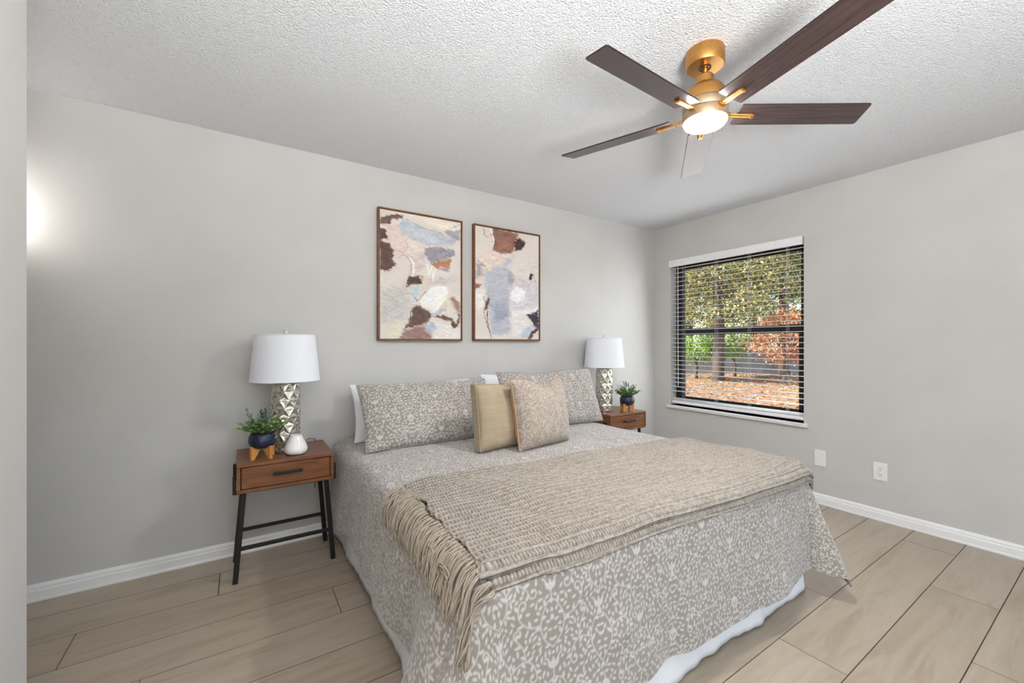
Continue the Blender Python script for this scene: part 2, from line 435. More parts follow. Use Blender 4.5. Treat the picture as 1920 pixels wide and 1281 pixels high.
# ------------------------------------------------------------------ window with blind
def build_window():
    w = bpy.data.objects.new('window_1', None); C.objects.link(w); w.location = (XR, (WY0 + WY1) / 2, WZ0)
    structure(w, 'bronze double hung window in the right wall', 'window')
    off = Vector((-XR, -(WY0 + WY1) / 2, -WZ0))
    def part(name, boxes, m):
        bm = B()
        for lo, hi in boxes: bx(bm, Vector(lo) + off, Vector(hi) + off, .003, 1)
        o = obj(name, bm, m, w); o['kind'] = 'structure'; return o
    x0, x1 = XR + .095, XR + .135
    part('frame', [((x0, WY0, WZ0), (x1, WY0 + .045, WZ1)), ((x0, WY1 - .05, WZ0), (x1, WY1, WZ1)),
                   ((x0, WY0, WZ0), (x1, WY1, WZ0 + .05)), ((x0, WY0, WZ1 - .05), (x1, WY1, WZ1))], M['bronze'])
    a, b = WY0 + .045, WY1 - .05
    part('lower_sash', [((x0, a, WZ0 + .05), (x0 + .02, a + .03, 1.37)), ((x0, b - .05, WZ0 + .05), (x0 + .02, b, 1.37)),
                        ((x0, a, WZ0 + .05), (x0 + .02, b, WZ0 + .09)), ((x0 - .006, a, 1.318), (x0 + .02, b, 1.372))], M['bronze'])
    part('upper_sash', [((x0 + .02, a, 1.33), (x0 + .04, a + .022, WZ1 - .05)), ((x0 + .02, b - .035, 1.33), (x0 + .04, b, WZ1 - .05)),
                        ((x0 + .02, a, WZ1 - .085), (x0 + .04, b, WZ1 - .05)), ((x0 + .02, a, 1.345), (x0 + .04, b, 1.382))], M['bronze'])
    part('glass_pane', [((x0 + .008, a + .03, WZ0 + .09), (x0 + .012, b - .05, 1.318))], M['glass'])
    part('glass_pane', [((x0 + .028, a + .022, 1.382), (x0 + .032, b - .035, WZ1 - .085))], M['glass'])
    part('sash_lock', [((x0 - .022, a + .02, 1.372), (x0 + .01, a + .17, 1.386))], M['bronze'])
    # stool (inner sill) with a projecting nose
    s = structure(obj('window_sill', box((XR - .032, WY0 - .03, WZ0 - .028), (XR + .095, WY1 + .03, WZ0), .005), M['sill'], w, loc=off))
    # blind
    t = thing('window_blind', 'white horizontal slat blind, slats open, hung in the window of the right wall', 'blind', (XR + .04, (WY0 + WY1) / 2, WZ1))
    of2 = Vector((-(XR + .04), -(WY0 + WY1) / 2, -WZ1))
    def bpart(name, bm, m): return obj(name, bm, m, t, loc=of2)
    va = box((XR - .014, WY0 - .004, WZ1 - .062), (XR + .0, WY1 + .010, WZ1 + .006), .003)
    bx(va, (XR - .014, WY0 - .004, WZ1 - .062), (XR + .012, WY0 + .006, WZ1), .002)
    bpart('valance', va, M['slat'])
    bpart('head_rail', box((XR + .012, WY0 + .006, WZ1 - .05), (XR + .066, WY1 - .006, WZ1 - .004), .003), M['slat'])
    xa, xb = XR + .018, XR + .058
    z = WZ1 - .078; n = 0; zs = []
    while z > .725: zs.append(z); z -= .0448
    rng = random.Random(2)
    for z in zs:
        bm = B(); y0, y1 = WY0 + .006, WY1 - .008; top = []; bot = []
        for i in range(7):
            u = i / 6; x = xa + (xb - xa) * u; zz = .0025 * math.sin(PI * u) + .0012 * (u - .5) * 2
            top.append([bm.verts.new((x, y, z + zz + .0011)) for y in (y0, y1)]); bot.append([bm.verts.new((x, y, z + zz - .0011)) for y in (y0, y1)])
        for i in range(6):
            bm.faces.new((top[i][0], top[i + 1][0], top[i + 1][1], top[i][1])); bm.faces.new((bot[i][1], bot[i + 1][1], bot[i + 1][0], bot[i][0]))
            for e in (0, 1): bm.faces.new((top[i][e], bot[i][e], bot[i + 1][e], top[i + 1][e]))
        for r in (0, 6): bm.faces.new((top[r][0], top[r][1], bot[r][1], bot[r][0]))
        bmesh.ops.recalc_face_normals(bm, faces=bm.faces)
        bpart('slat', bm, M['slat'])
    rail = box((xa - .002, WY0 + .006, .618), (xb + .002, WY1 - .008, .648), .006)
    for k in range(4): bx(rail, (xa, WY0 + .007, .652 + k * .0058), (xb, WY1 - .009, .6555 + k * .0058), .0012, 1)
    bpart('bottom_rail', rail, M['slat'])
    for y in (1.62, 1.926, 2.23, 2.575):
        bm = B()
        for x in (xa - .003, xb + .003):
            tube(bm, [(x, y, .65), (x, y, WZ1 - .05)], .0008, 5)
        tube(bm, [(xa + .02, y, .63), (xa + .02, y, WZ1 - .05)], .0008, 5)
        bpart('ladder_cord', bm, M['cord'])
    bm = B(); tube(bm, [(xa - .012, 2.62, WZ1 - .06), (xa - .013, 2.618, 1.4), (xa - .012, 2.617, .80)], .0035, 6)
    bpart('tilt_wand', bm, M['cord'])
build_window()

# sliding glass door out of view, added to let fill light in
def build_added_door():
    d = bpy.data.objects.new('added_door', None); C.objects.link(d); structure(d, 'unseen sliding glass door added behind the camera for fill light', 'door')
    bm = B(); y0, y1 = YF - .1, YF - .04
    for lo, hi in [((DX0, y0, 0), (DX0 + .05, y1, DZ)), ((DX1 - .05, y0, 0), (DX1, y1, DZ)), ((DX0, y0, DZ - .05), (DX1, y1, DZ)), ((DX0, y0, 0), (DX1, y1, .04)), ((1.71, y0, 0), (1.79, y1, DZ))]: bx(bm, lo, hi, .003, 1)
    obj('added_door_frame', bm, M['bronze'], d)['kind'] = 'structure'
    obj('glass_pane', box((DX0 + .05, YF - .072, .04), (1.71, YF - .067, DZ - .05)), M['glass'], d)['kind'] = 'structure'
    obj('glass_pane', box((1.79, YF - .072, .04), (DX1 - .05, YF - .067, DZ - .05)), M['glass'], d)['kind'] = 'structure'
build_added_door()

# unseen floor lamp behind the camera, added to hold the ceiling fill light
t = thing('added_fill_lamp', 'unseen nickel floor lamp added behind the camera for ceiling fill light', 'lamp', (.30, -.80, 0))
obj('base', lathe(B(), [(0, 0), (.14, 0), (.145, .012), (.03, .03), (0, .03)], 48), M['chrome'], t, True)
obj('pole', lathe(B(), [(.013, .028), (.013, .95)], 20), M['chrome'], t, True)
obj('lamp_shade', lathe(B(), [(0, .94), (.05, .95), (.13, 1.0), (.165, 1.065), (.161, 1.066), (.125, 1.006), (.04, .958), (0, .955)], 48), M['shade'], t, True)

# assumed, unseen wall sconce in the alcove round the corner, lights the back wall
t = thing('assumed_wall_sconce', 'small assumed lit wall sconce, unseen in the alcove behind the left wall end', 'wall light', (-1.0, YB, 1.71))
obj('back_plate', lathe(B(), [(0, 0), (.05, 0), (.05, .012), (0, .014)]), M['chrome'], t).rotation_euler = (PI / 2, 0, 0)
bm = B(); tube(bm, [(0, -.01, 0), (0, -.09, -.02), (0, -.16, -.015)], .008); obj('arm', bm, M['chrome'], t, True)
obj('glass_shade', lathe(B(), [(0, -.02), (.03, -.02), (.05, .03), (.058, .08), (.054, .08), (.046, .03), (.02, -.012)], 32, (0, -.16, 0)), M['assumed_sconce_glow'], t, True)
pd = bpy.data.lights.new('assumed_sconce_bulb', 'POINT'); pd.energy = 5.0; pd.shadow_soft_size = .03; pd.color = (1, .97, .92)  # point light of the assumed, unseen sconce
po = bpy.data.objects.new('assumed_sconce_bulb', pd); C.objects.link(po); po.location = (-1.0, YB - .16, 1.84)

# ------------------------------------------------------------------ wall plates
def wall_plate(name, label, y, z, kind):
    w, h = .077, .124
    t = thing(name, label, 'wall plate' if kind == 'blank' else 'electrical outlet', (XR, y, z))
    obj('plate', box((-.007, -w / 2, -h / 2), (0, w / 2, h / 2), .003), M['plate'], t)
    if kind == 'blank':
        for s in (-1, 1): obj('screw', lathe(B(), [(0, .0085), (.0028, .008), (.003, .006)], 12), M['plate'], t, loc=(0, 0, s * .042)).rotation_euler = (0, -PI / 2, 0)
        return
    for s in (-1, 1):
        bm = lathe(B(), [(0, .0095), (.015, .0095), (.017, .008), (.017, .004)], 28)
        for v in bm.verts: v.co.y = max(-.0135, min(.0135, v.co.y))
        r = obj('receptacle', bm, M['plate'], t, loc=(0, 0, s * .0205)); r.rotation_euler = (0, -PI / 2, PI)
        r.rotation_euler = (0, -PI / 2, 0)
        sb = B()
        for yy, hh in ((-.0062, .009), (.0062, .0075)): bx(sb, (.0022 - hh / 2 + .001, yy - .0011, .009), (.0022 + hh / 2 + .001, yy + .0011, .0101))
        lathe(sb, [(.0024, .009), (.0024, .0101), (0, .0101)], 12, (-.0075, 0, 0))
        obj('slot', sb, M['slot'], r)
    obj('screw', lathe(B(), [(0, .0085), (.0028, .008), (.003, .006)], 12), M['chrome'], t).rotation_euler = (0, -PI / 2, 0)
wall_plate('blank_wall_plate', 'blank white wall plate on the right wall between bed and outlet', 1.377, .352, 'blank')
wall_plate('electrical_outlet', 'white duplex outlet low on the right wall', 1.019, .340, 'outlet')
# ------------------------------------------------------------------ ceiling fan
def build_fan():
    fx, fy = 1.6195, 1.0096
    t = thing('ceiling_fan', 'gold ceiling fan with five dark walnut blades and a lit round lamp', 'ceiling fan', (fx, fy, H))
    z = lambda w: w - H
    obj('canopy', lathe(B(), [(0, 0), (.074, 0), (.075, -.004), (.075, -.056), (.070, -.065), (.022, -.067), (0, -.067)], 64), M['gold'], t); auto_smooth(t.children[-1])
    obj('hanger_ring', lathe(B(), [(.024, -.066), (.024, -.069), (.018, -.069), (.018, -.0665)], 40), M['seam'], t)
    obj('downrod', lathe(B(), [(.0125, -.06), (.0125, -.125)], 32), M['gold'], t, True)
    o = obj('coupling_cover', lathe(B(), [(.013, -.098), (.030, -.101), (.034, -.106), (.035, -.128), (.036, -.135), (.041, -.140), (.041, -.145)], 56), M['gold'], t); auto_smooth(o)
    o = obj('motor_housing', lathe(B(), [(.040, -.142), (.052, -.146), (.068, -.157), (.078, -.172), (.084, -.190), (.0865, -.212), (.0865, -.217), (0, -.217)], 72), M['gold'], t); auto_smooth(o, 50)
    o = obj('seam_ring', lathe(B(), [(.0855, -.2165), (.0855, -.2195)], 64), M['seam'], t)
    o = obj('hub_band', lathe(B(), [(0, -.219), (.0865, -.219), (.0875, -.221), (.0875, -.251), (.0865, -.2525), (0, -.2525)], 72), M['gold_dull'], t); auto_smooth(o)
    o = obj('seam_ring', lathe(B(), [(.0858, -.252), (.0858, -.2555)], 64), M['seam'], t)
    o = obj('light_kit_ring', lathe(B(), [(0, -.255), (.0870, -.255), (.088, -.257), (.088, -.289), (.086, -.292), (.0815, -.292)], 72), M['gold_dull'], t); auto_smooth(o)
    obj('lamp_lens', lathe(B(), [(.0825, -.288), (.0822, -.297), (.078, -.304), (.06, -.309), (.03, -.311), (0, -.3115)], 64), M['lens'], t, True)
    # blades
    pit = math.radians(12); zb = 2.178 - H
    def blade_mesh():
        r0, r1, hw, th = .128, .650, .057, .0055
        def corner(cx, cy, r, a0):
            return [(cx + r * math.cos(a0 + i * PI / 8), cy + r * math.sin(a0 + i * PI / 8)) for i in range(5)]
        sl = .006
        poly = corner(r0 + .008, -hw + .008, .008, PI) + corner(r1 - .012 - sl, -hw + .012, .012, -PI / 2) + corner(r1 - .010 + sl, hw - .010, .010, 0) + corner(r0 + .010, hw - .010, .010, PI / 2)
        bm = prism(B(), poly, 'z', -th / 2, th / 2)
        es = [e for e in bm.edges if len(e.link_faces) == 2 and abs(e.verts[0].co.z - e.verts[1].co.z) < 1e-6]
        bmesh.ops.bevel(bm, geom=es, offset=.0012, segments=1, affect='EDGES')
        for f in bm.faces: f.material_index = 0 if abs(f.normal.z) > .9 else 1
        return bm
    def iron_mesh():
        bm = B()
        for s in (-1, 1):
            a = Vector((.080, s * .0070, -.002)); b = Vector((.195, s * .0058, -.0085))
            bar(bm, a, b, .0105, .0085, .003)
        bx(bm, (.078, -.011, -.0045), (.190, .011, -.0028), .0008, 1)
        bx(bm, (.186, -.0115, -.0125), (.199, .0115, -.003), .003, 2)
        bx(bm, (.070, -.014, -.010), (.10, .014, .004), .003, 2)
        return bm
    bme = irn = None
    for k in range(5):
        if bme is None:
            b = obj('blade', blade_mesh(), M['blade'], t); b.data.materials.append(M['blade_edge']); i = obj('blade_arm', iron_mesh(), M['gold'], b); bme, irn = b, i
        else:
            b = bme.copy(); C.objects.link(b); i = irn.copy(); C.objects.link(i); i.parent = b; b.parent = t
        b.matrix_local = Matrix.Translation((0, 0, zb)) @ Matrix.Rotation(math.radians(-34 + 72 * k), 4, 'Z') @ Matrix.Rotation(-pit, 4, 'X')
build_fan()

# ------------------------------------------------------------------ paintings
def poly_sdf(X, Y, poly):
    P = np.array(poly, float); d = np.full(X.shape, 1e9); inside = np.zeros(X.shape, bool)
    for i in range(len(P)):
        a = P[i - 1]; b = P[i]; e = b - a
        wx, wy = X - a[0], Y - a[1]
        t = np.clip((wx * e[0] + wy * e[1]) / max(e @ e, 1e-12), 0, 1)
        d = np.minimum(d, np.hypot(wx - t * e[0], wy - t * e[1]))
        c = ((a[1] > Y) != (b[1] > Y)) & (X < (b[0] - a[0]) * (Y - a[1]) / (b[1] - a[1] + 1e-12) + a[0])
        inside ^= c
    return np.where(inside, -d, d)
def seg_dist(X, Y, pts):
    d = np.full(X.shape, 1e9)
    for a, b in zip(pts, pts[1:]):
        ex, ey = b[0] - a[0], b[1] - a[1]; wx, wy = X - a[0], Y - a[1]
        t = np.clip((wx * ex + wy * ey) / (ex * ex + ey * ey + 1e-12), 0, 1)
        d = np.minimum(d, np.hypot(wx - t * ex, wy - t * ey))
    return d

PA = [  # (colour, edge softness, polygon) in sketch units, painted back to front
 ((240, 228, 212), 12, [(300, 120), (790, 200), (790, 270), (640, 280)]), ((224, 203, 194), 22, [(107, 210), (250, 195), (340, 380), (250, 490), (150, 360)]),
 ((228, 214, 206), 20, [(330, 330), (470, 390), (470, 470), (380, 520), (320, 460)]),
 ((104, 76, 72), 5, [(107, 160), (190, 125), (290, 140), (292, 165), (200, 175), (170, 215), (107, 210)]),
 ((86, 62, 62), 5, [(107, 250), (150, 255), (172, 330), (107, 362)]), ((92, 66, 62), 6, [(107, 358), (180, 375), (215, 440), (205, 500), (238, 550), (180, 615), (107, 590)]),
 ((184, 192, 201), 8, [(258, 210), (290, 158), (350, 180), (450, 240), (640, 300), (750, 335), (720, 388), (480, 388), (330, 320), (255, 260)]),
 ((206, 210, 214), 14, [(300, 220), (420, 260), (620, 350), (560, 380), (420, 330), (290, 262)]),
 ((158, 157, 166), 8, [(640, 272), (785, 252), (785, 345), (700, 335)]), ((146, 143, 153), 6, [(470, 410), (560, 392), (730, 428), (738, 470), (640, 512), (520, 540), (462, 470)]),
 ((150, 130, 126), 10, [(550, 575), (695, 560), (650, 612)]), ((178, 118, 86), 5, [(520, 540), (700, 502), (690, 562), (560, 585)]),
 ((212, 198, 194), 14, [(340, 490), (460, 450), (480, 530), (390, 650), (335, 640)]), ((200, 168, 120), 6, [(425, 645), (462, 650), (455, 695), (436, 698)]),
 ((76, 62, 58), 5, [(318, 655), (420, 645), (445, 705), (360, 728), (313, 740)]), ((206, 196, 196), 12, [(480, 690), (700, 645), (742, 690), (640, 720), (480, 735)]),
 ((202, 198, 195), 18, [(112, 760), (300, 715), (365, 800), (352, 900), (300, 1040), (112, 1050)]), ((222, 217, 213), 12, [(112, 640), (220, 660), (215, 720), (112, 740)]),
 ((194, 207, 214), 7, [(350, 740), (412, 728), (402, 850), (370, 868)]),
 ((218, 214, 176), 8, [(655, 800), (695, 795), (662, 885), (600, 915)]), ((242, 242, 240), 5, [(408, 862), (520, 735), (660, 730), (680, 790), (625, 880), (555, 960), (480, 920)]),
 ((156, 120, 98), 12, [(690, 820), (785, 865), (785, 970), (740, 935), (700, 880)]),
 ((222, 220, 194), 14, [(150, 1185), (180, 1080), (310, 1045), (270, 1130), (250, 1185)]), ((232, 228, 224), 10, [(540, 1035), (690, 1050), (785, 1110), (785, 1185), (530, 1185)]),
 ((188, 184, 190), 8, [(530, 970), (640, 905), (655, 930), (580, 978)]),
 ((92, 70, 62), 8, [(372, 895), (440, 905), (530, 970), (520, 1010), (470, 1060), (330, 1085), (285, 1112), (340, 1010)]),
 ((98, 68, 58), 5, [(520, 988), (620, 978), (700, 1000), (738, 1050), (768, 975), (785, 985), (748, 1092), (715, 1090), (690, 1030), (600, 1008)]),
 ((152, 118, 110), 8, [(250, 1185), (300, 1120), (380, 1070), (480, 1068), (525, 1140), (520, 1185)]), ((182, 191, 206), 8, [(462, 1105), (530, 1030), (582, 1080), (520, 1142)])]
LA = [((244, 243, 240), 6, [(480, 545), (500, 640), (520, 570), (535, 680), (552, 590)]), ((244, 243, 240), 8, [(350, 500), (375, 600), (360, 650)]),
 ((130, 110, 104), 1.6, [(210, 420), (290, 450), (325, 400), (300, 340)]), ((120, 104, 100), 1.6, [(240, 500), (310, 460), (350, 560), (345, 640)]),
 ((90, 76, 72), 1.5, [(360, 790), (395, 860), (470, 770)]), ((80, 60, 54), 2.5, [(350, 940), (335, 1040), (290, 1100)]), ((90, 70, 64), 2.2, [(380, 890), (420, 930), (400, 990), (360, 1030)]),
 ((120, 116, 120), 2, [(310, 165), (430, 230), (620, 290)]), ((150, 146, 150), 2, [(640, 280), (720, 235), (780, 215)])]
PB = [((228, 210, 200), 24, [(911, 420), (1050, 440), (1220, 480), (1000, 640), (911, 560)]), ((220, 212, 205), 20, [(1200, 560), (1432, 480), (1432, 720), (1330, 700), (1220, 640)]),
 ((206, 200, 206), 24, [(1190, 660), (1330, 690), (1432, 720), (1432, 920), (1200, 930)]),
 ((190, 194, 203), 10, [(990, 610), (1220, 478), (1195, 545), (1050, 630)]), ((182, 185, 197), 10, [(970, 640), (1150, 560), (1195, 640), (1192, 760), (1178, 950), (1192, 1100), (1150, 1150), (1035, 1150), (1015, 960), (990, 760)]),
 ((160, 164, 178), 14, [(1040, 880), (1160, 840), (1170, 1000), (1060, 1060)]), ((130, 92, 78), 7, [(1045, 245), (1130, 262), (1252, 300), (1240, 350), (1215, 450), (1120, 466), (1050, 430), (1040, 360)]),
 ((160, 116, 98), 10, [(1080, 330), (1200, 320), (1190, 420), (1080, 440)]), ((62, 42, 42), 5, [(1218, 362), (1260, 332), (1312, 378), (1280, 430), (1218, 445)]),
 ((166, 164, 171), 5, [(1163, 640), (1198, 618), (1222, 680), (1190, 742), (1160, 700)]), ((158, 150, 158), 10, [(911, 540), (960, 560), (972, 640), (911, 675)]),
 ((134, 90, 80), 5, [(911, 712), (957, 715), (942, 745), (911, 752)]), ((238, 232, 226), 10, [(911, 780), (975, 760), (970, 930), (911, 940)]),
 ((96, 72, 66), 4, [(985, 900), (1010, 830), (1024, 858), (1002, 930), (978, 945)]), ((214, 205, 216), 10, [(1190, 870), (1320, 800), (1325, 860), (1290, 910), (1230, 905)]),
 ((243, 241, 245), 5, [(1185, 790), (1240, 733), (1312, 790), (1300, 858), (1250, 882), (1190, 842)]), ((237, 231, 241), 6, [(1183, 930), (1300, 942), (1432, 912), (1432, 950), (1320, 972), (1208, 1008)]),
 ((230, 226, 226), 12, [(1190, 1020), (1320, 1000), (1372, 1050), (1270, 1175), (1190, 1165)]), ((186, 195, 214), 8, [(1262, 1172), (1330, 1080), (1388, 1048), (1392, 1092), (1340, 1182)]),
 ((50, 45, 62), 5, [(1308, 982), (1432, 945), (1432, 1095), (1380, 1080), (1372, 1030)]), ((82, 56, 54), 4, [(1338, 1187), (1370, 1118), (1432, 1085), (1432, 1104), (1382, 1140), (1365, 1187)]),
 ((48, 38, 38), 4, [(1338, 695), (1358, 628), (1377, 640), (1362, 690)]), ((214, 210, 212), 6, [(1345, 700), (1390, 690), (1395, 760), (1350, 770)])]
LB = [((110, 86, 80), 2, [(965, 240), (985, 300), (1010, 330)]), ((240, 236, 232), 7, [(1030, 250), (1048, 300), (1040, 400)]), ((100, 80, 74), 2, [(920, 520), (970, 560), (1005, 610)]),
 ((92, 70, 66), 4, [(1000, 950), (1010, 1060), (1026, 1170)]), ((92, 70, 66), 2, [(985, 820), (975, 950), (1005, 1080)]), ((120, 100, 96), 2, [(1380, 640), (1400, 700), (1422, 720)]),
 ((226, 222, 236), 5, [(1200, 900), (1300, 895), (1330, 830)])]
def painting(name, label, xa, xb, za, zb, polys, lines, bounds, seed):
    x0, x1, tl, tr, bot = bounds
    t = thing(name, label, 'painting', ((xa + xb) / 2, YB, (za + zb) / 2))
    hw, hh = (xb - xa) / 2, (zb - za) / 2; dp = .038; fw = .010
    bm = B()
    bx(bm, (-hw, -dp, -hh), (-hw + fw, 0, hh), .0015, 1); bx(bm, (hw - fw, -dp, -hh), (hw, 0, hh), .0015, 1)
    bx(bm, (-hw + fw, -dp, hh - fw), (hw - fw, 0, hh), .0015, 1); bx(bm, (-hw + fw, -dp, -hh), (hw - fw, 0, -hh + fw), .0015, 1)
    obj('frame', bm, M['frame'], t)
    nu, nv = 250, 370; g = fw + .004
    u = np.linspace(0, 1, nu)[:, None] * np.ones((1, nv)); v = np.ones((nu, 1)) * np.linspace(0, 1, nv)[None, :]
    X = x0 + u * (x1 - x0); Y = (tl + (tr - tl) * u) * (1 - v) + bot * v
    wX = X + 13 * fbm(X / 60, Y / 60, seed, 4) + 3 * vnoise(X / 9, Y / 9, seed + 5); wY = Y + 13 * fbm(X / 60 + 9, Y / 60, seed + 3, 4) + 3 * vnoise(X / 9, Y / 9, seed + 6)
    col = np.ones((nu, nv, 3)) * np.array([222, 213, 205.])
    col += (fbm(X / 160, Y / 120, seed + 9, 3) * 9)[..., None] * np.array([.6, 1, 1.3])
    for c, soft, p in polys:
        d = poly_sdf(wX, wY, p); br = vnoise((X + Y * .4) / 46, (Y - X * .5) / 5.5, seed + int(c[0])) + .6 * fbm(X / 24, Y / 24, seed + 2, 3)
        soft = soft * 1.9
        a = 1 - sstep(-soft, soft * .7, d + br * soft * .8)
        cc = np.array(c, float) + (br * 7 + fbm(X / 30, Y / 14, seed + int(c[1]), 3) * 16)[..., None]
        col = col * (1 - a[..., None] * .90) + cc * (a[..., None] * .90)
    for c, wd, p in lines:
        a = (1 - sstep(wd * .5, wd * 1.3, seg_dist(wX, wY, p) + vnoise(X / 12, Y / 12, seed) * wd * .3))[..., None] * .85
        col = col * (1 - a) + np.array(c, float) * a
    col = np.clip(col / 255, 0, 1); col = np.where(col <= .04045, col / 12.92, ((col + .055) / 1.055) ** 2.4)
    px = -hw + g + u * 2 * (hw - g); pz = hh - g - v * 2 * (hh - g)
    V = np.stack([px, np.full_like(px, -dp + .006), pz], -1).reshape(-1, 3)
    me = np_mesh('canvas', V, grid_faces(nu, nv, 0, True), col.reshape(-1, 3))
    bmx = bmesh.new(); bmx.from_mesh(me)
    bx(bmx, (-hw + g, -dp + .0065, -hh + g), (hw - g, -.004, hh - g)); bmx.to_mesh(me); bmx.free()
    link('canvas', me, M['canvas'], t)
painting('abstract_painting', 'abstract canvas with long pale blue brush stroke, left of the framed pair', .790, 1.428, 1.248, 2.165, PA, LA, (107, 785, 85, 195, 1181), 3)
painting('abstract_painting', 'abstract canvas with brown patch at its top edge, right of the framed pair', 1.527, 2.172, 1.250, 2.166, PB, LB, (911, 1432, 222, 320, 1188), 21)

# ------------------------------------------------------------------ nightstands
NS_T = .618
def build_nightstand(loc, label):
    t = thing('nightstand', label, 'nightstand', loc, 0, 'walnut nightstands beside the bed')
    hw, dp, z0, z1, th = .2275, .375, .470, NS_T, .017
    bm = B()
    bx(bm, (-hw, 0, z1 - th), (hw, dp, z1), .002, 1); bx(bm, (-hw, .001, z0), (hw, dp, z0 + th), .002, 1)
    bx(bm, (-hw, .0005, z0 + th), (-hw + th, dp, z1 - th), .0015, 1); bx(bm, (hw - th, .0005, z0 + th), (hw, dp, z1 - th), .0015, 1)
    bx(bm, (-hw + th, dp - .012, z0 + th), (hw - th, dp - .002, z1 - th))
    obj('body', bm, M['walnut'], t)
    bm = box((-hw + th + .0035, .004, z0 + th + .0035), (hw - th - .0035, .022, z1 - th - .0035), .0015, 1)
    bx(bm, (-hw + th + .01, .022, z0 + th + .008), (hw - th - .01, dp - .03, z1 - th - .03))
    d = obj('drawer', bm, M['walnut'], t)
    bm = B(); bx(bm, (-.070, -.022, z0 + .0745), (.070, -.014, z0 + .0885), .002, 1)
    for s in (-1, 1): bx(bm, (s * .058 - .006, -.016, z0 + .077), (s * .058 + .006, .005, z0 + .086), .001, 1)
    obj('handle', bm, M['black'], d)
    for y in (.055, .315):
        bm = B()
        bx(bm, (-hw - .014, y - .017, z0 - .012), (hw + .014, y + .017, z0 - .001), .002, 1)
        for s in (-1, 1): bx(bm, (min(s * (hw + .002), s * (hw + .017)), y - .017, z0 - .012), (max(s * (hw + .002), s * (hw + .017)), y + .017, z0 + .078), .002, 1)
        obj('support_bracket', bm, M['black'], t)
        for s in (-1, 1):
            bm = bar(B(), (s * .196, y, z0 - .008), (s * .2335, y, 0.0), .020, .024, .003)
            for v in bm.verts:
                if v.co.z < .012: v.co.z = max(v.co.z, 0)
            obj('leg', bm, M['black'], t)
        xs = .196 + (.2335 - .196) * (1 - .172 / .462)
        obj('stretcher', bar(B(), (-xs, y, .172), (xs, y, .172), .020, .016, .002), M['black'], t)
    return t
ns = build_nightstand((.215, 2.497, 0), 'walnut nightstand with black legs on the left side of the bed')
dup(ns, (2.862, 2.497, 0), 'walnut nightstand between the bed and the window wall')

# ------------------------------------------------------------------ table lamps
def lamp_base_mesh():
    bm = B(); N = 9; rows = 8; Hh = .372; R0 = .0745; dz = Hh / rows
    rng = random.Random(5); ring = []
    for j in range(rows + 1):
        off = .5 * (j % 2); z = .012 + j * dz
        rr = R0 * (1.0 + .035 * math.sin(j / rows * PI)) + (.0 if 0 < j < rows else -.004)
        ring.append([bm.verts.new((rr * math.cos(2 * PI * (i + off) / N), rr * math.sin(2 * PI * (i + off) / N), z)) for i in range(N)])
    def tri(a, b, c, depth=.87):
        m = (a.co + b.co + c.co) / 3; q = Vector((m.x, m.y, 0)); s = depth * R0 / max(q.length, 1e-5)
        v = bm.verts.new((q.x * s, q.y * s, m.z))
        for p, r in ((a, b), (b, c), (c, a)): bm.faces.new((p, r, v))
    for j in range(rows):
        for i in range(N):
            k = (i + 1) % N
            if j % 2 == 0:
                tri(ring[j][i], ring[j][k], ring[j + 1][i]); tri(ring[j][k], ring[j + 1][k], ring[j + 1][i], .95)
            else:
                tri(ring[j][i], ring[j + 1][k], ring[j + 1][i], .95); tri(ring[j][i], ring[j][k], ring[j + 1][k])
    bm.faces.new(ring[0][::-1]); bm.faces.new(ring[-1])
    lathe(bm, [(0, 0), (.066, 0), (.069, .004), (.070, .014)], 48)
    bmesh.ops.recalc_face_normals(bm, faces=bm.faces)
    # pillowed facets
    return bm
def build_lamp(loc, label):
    t = thing('table_lamp', label, 'lamp', loc, 0, 'mercury glass table lamps')
    o = obj('lamp_base', lamp_base_mesh(), M['mercury'], t)
    sub = o.modifiers.new('round', 'BEVEL'); sub.width = .0025; sub.segments = 2; sub.limit_method = 'ANGLE'; sub.angle_limit = math.radians(12)
    obj('neck', lathe(B(), [(0, .384), (.062, .384), (.064, .388), (.060, .393), (.014, .396), (.012, .43), (.018, .432), (.018, .47), (0, .471)], 40), M['chrome'], t, True)
    z0, z1, r0, r1 = .398, .660, .180, .154
    bm = lathe(B(), [(r0, z0), (r1, z1), (r1 - .002, z1), (r0 - .002, z0), (r0, z0)], 96)
    o = obj('lamp_shade', bm, M['shade'], t); auto_smooth(o, 60)
    bm = lathe(B(), [(r1 - .001, z1 - .004), (r1 + .0012, z1 - .004), (r1 + .0006, z1 + .001), (r1 - .003, z1 + .001), (r1 - .003, z1 - .004)], 96)
    obj('shade_trim', bm, M['shade'], o, True); bm = B()
    lathe(bm, [(r0 - .003, z0 + .005), (r0 + .0008, z0 + .005), (r0 + .0012, z0 - .001), (r0 - .003, z0 - .001), (r0 - .003, z0 + .005)], 96)
    obj('shade_trim', bm, M['shade'], o, True)
    bm = B()
    for k in range(3):
        a = 2 * PI * k / 3 + .3; tube(bm, [(0, 0, z1 - .012), (r1 * math.cos(a) * .5, r1 * math.sin(a) * .5, z1 - .014), ((r1 - .002) * math.cos(a), (r1 - .002) * math.sin(a), z1 - .006)], .0018, 6)
    tube(bm, [(0, 0, .47), (0, 0, z1 - .004)], .003, 8)
    obj('shade_spider', bm, M['chrome'], t)
    obj('bulb', lathe(B(), [(0, .47), (.014, .47), (.016, .49), (.029, .525), (.029, .545), (.018, .565), (0, .572)], 24), M['ceramic'], t, True)
    obj('finial', lathe(B(), [(0, z1 - .004), (.006, z1 - .002), (.004, z1 + .004), (.011, z1 + .008), (.012, z1 + .016), (.006, z1 + .021), (.013, z1 + .024), (.013, z1 + .028), (0, z1 + .030)], 24), M['acrylic'], t, True)
    return t
l1 = build_lamp((.222, 2.712, NS_T), 'silvery faceted glass lamp with white shade on the left nightstand')
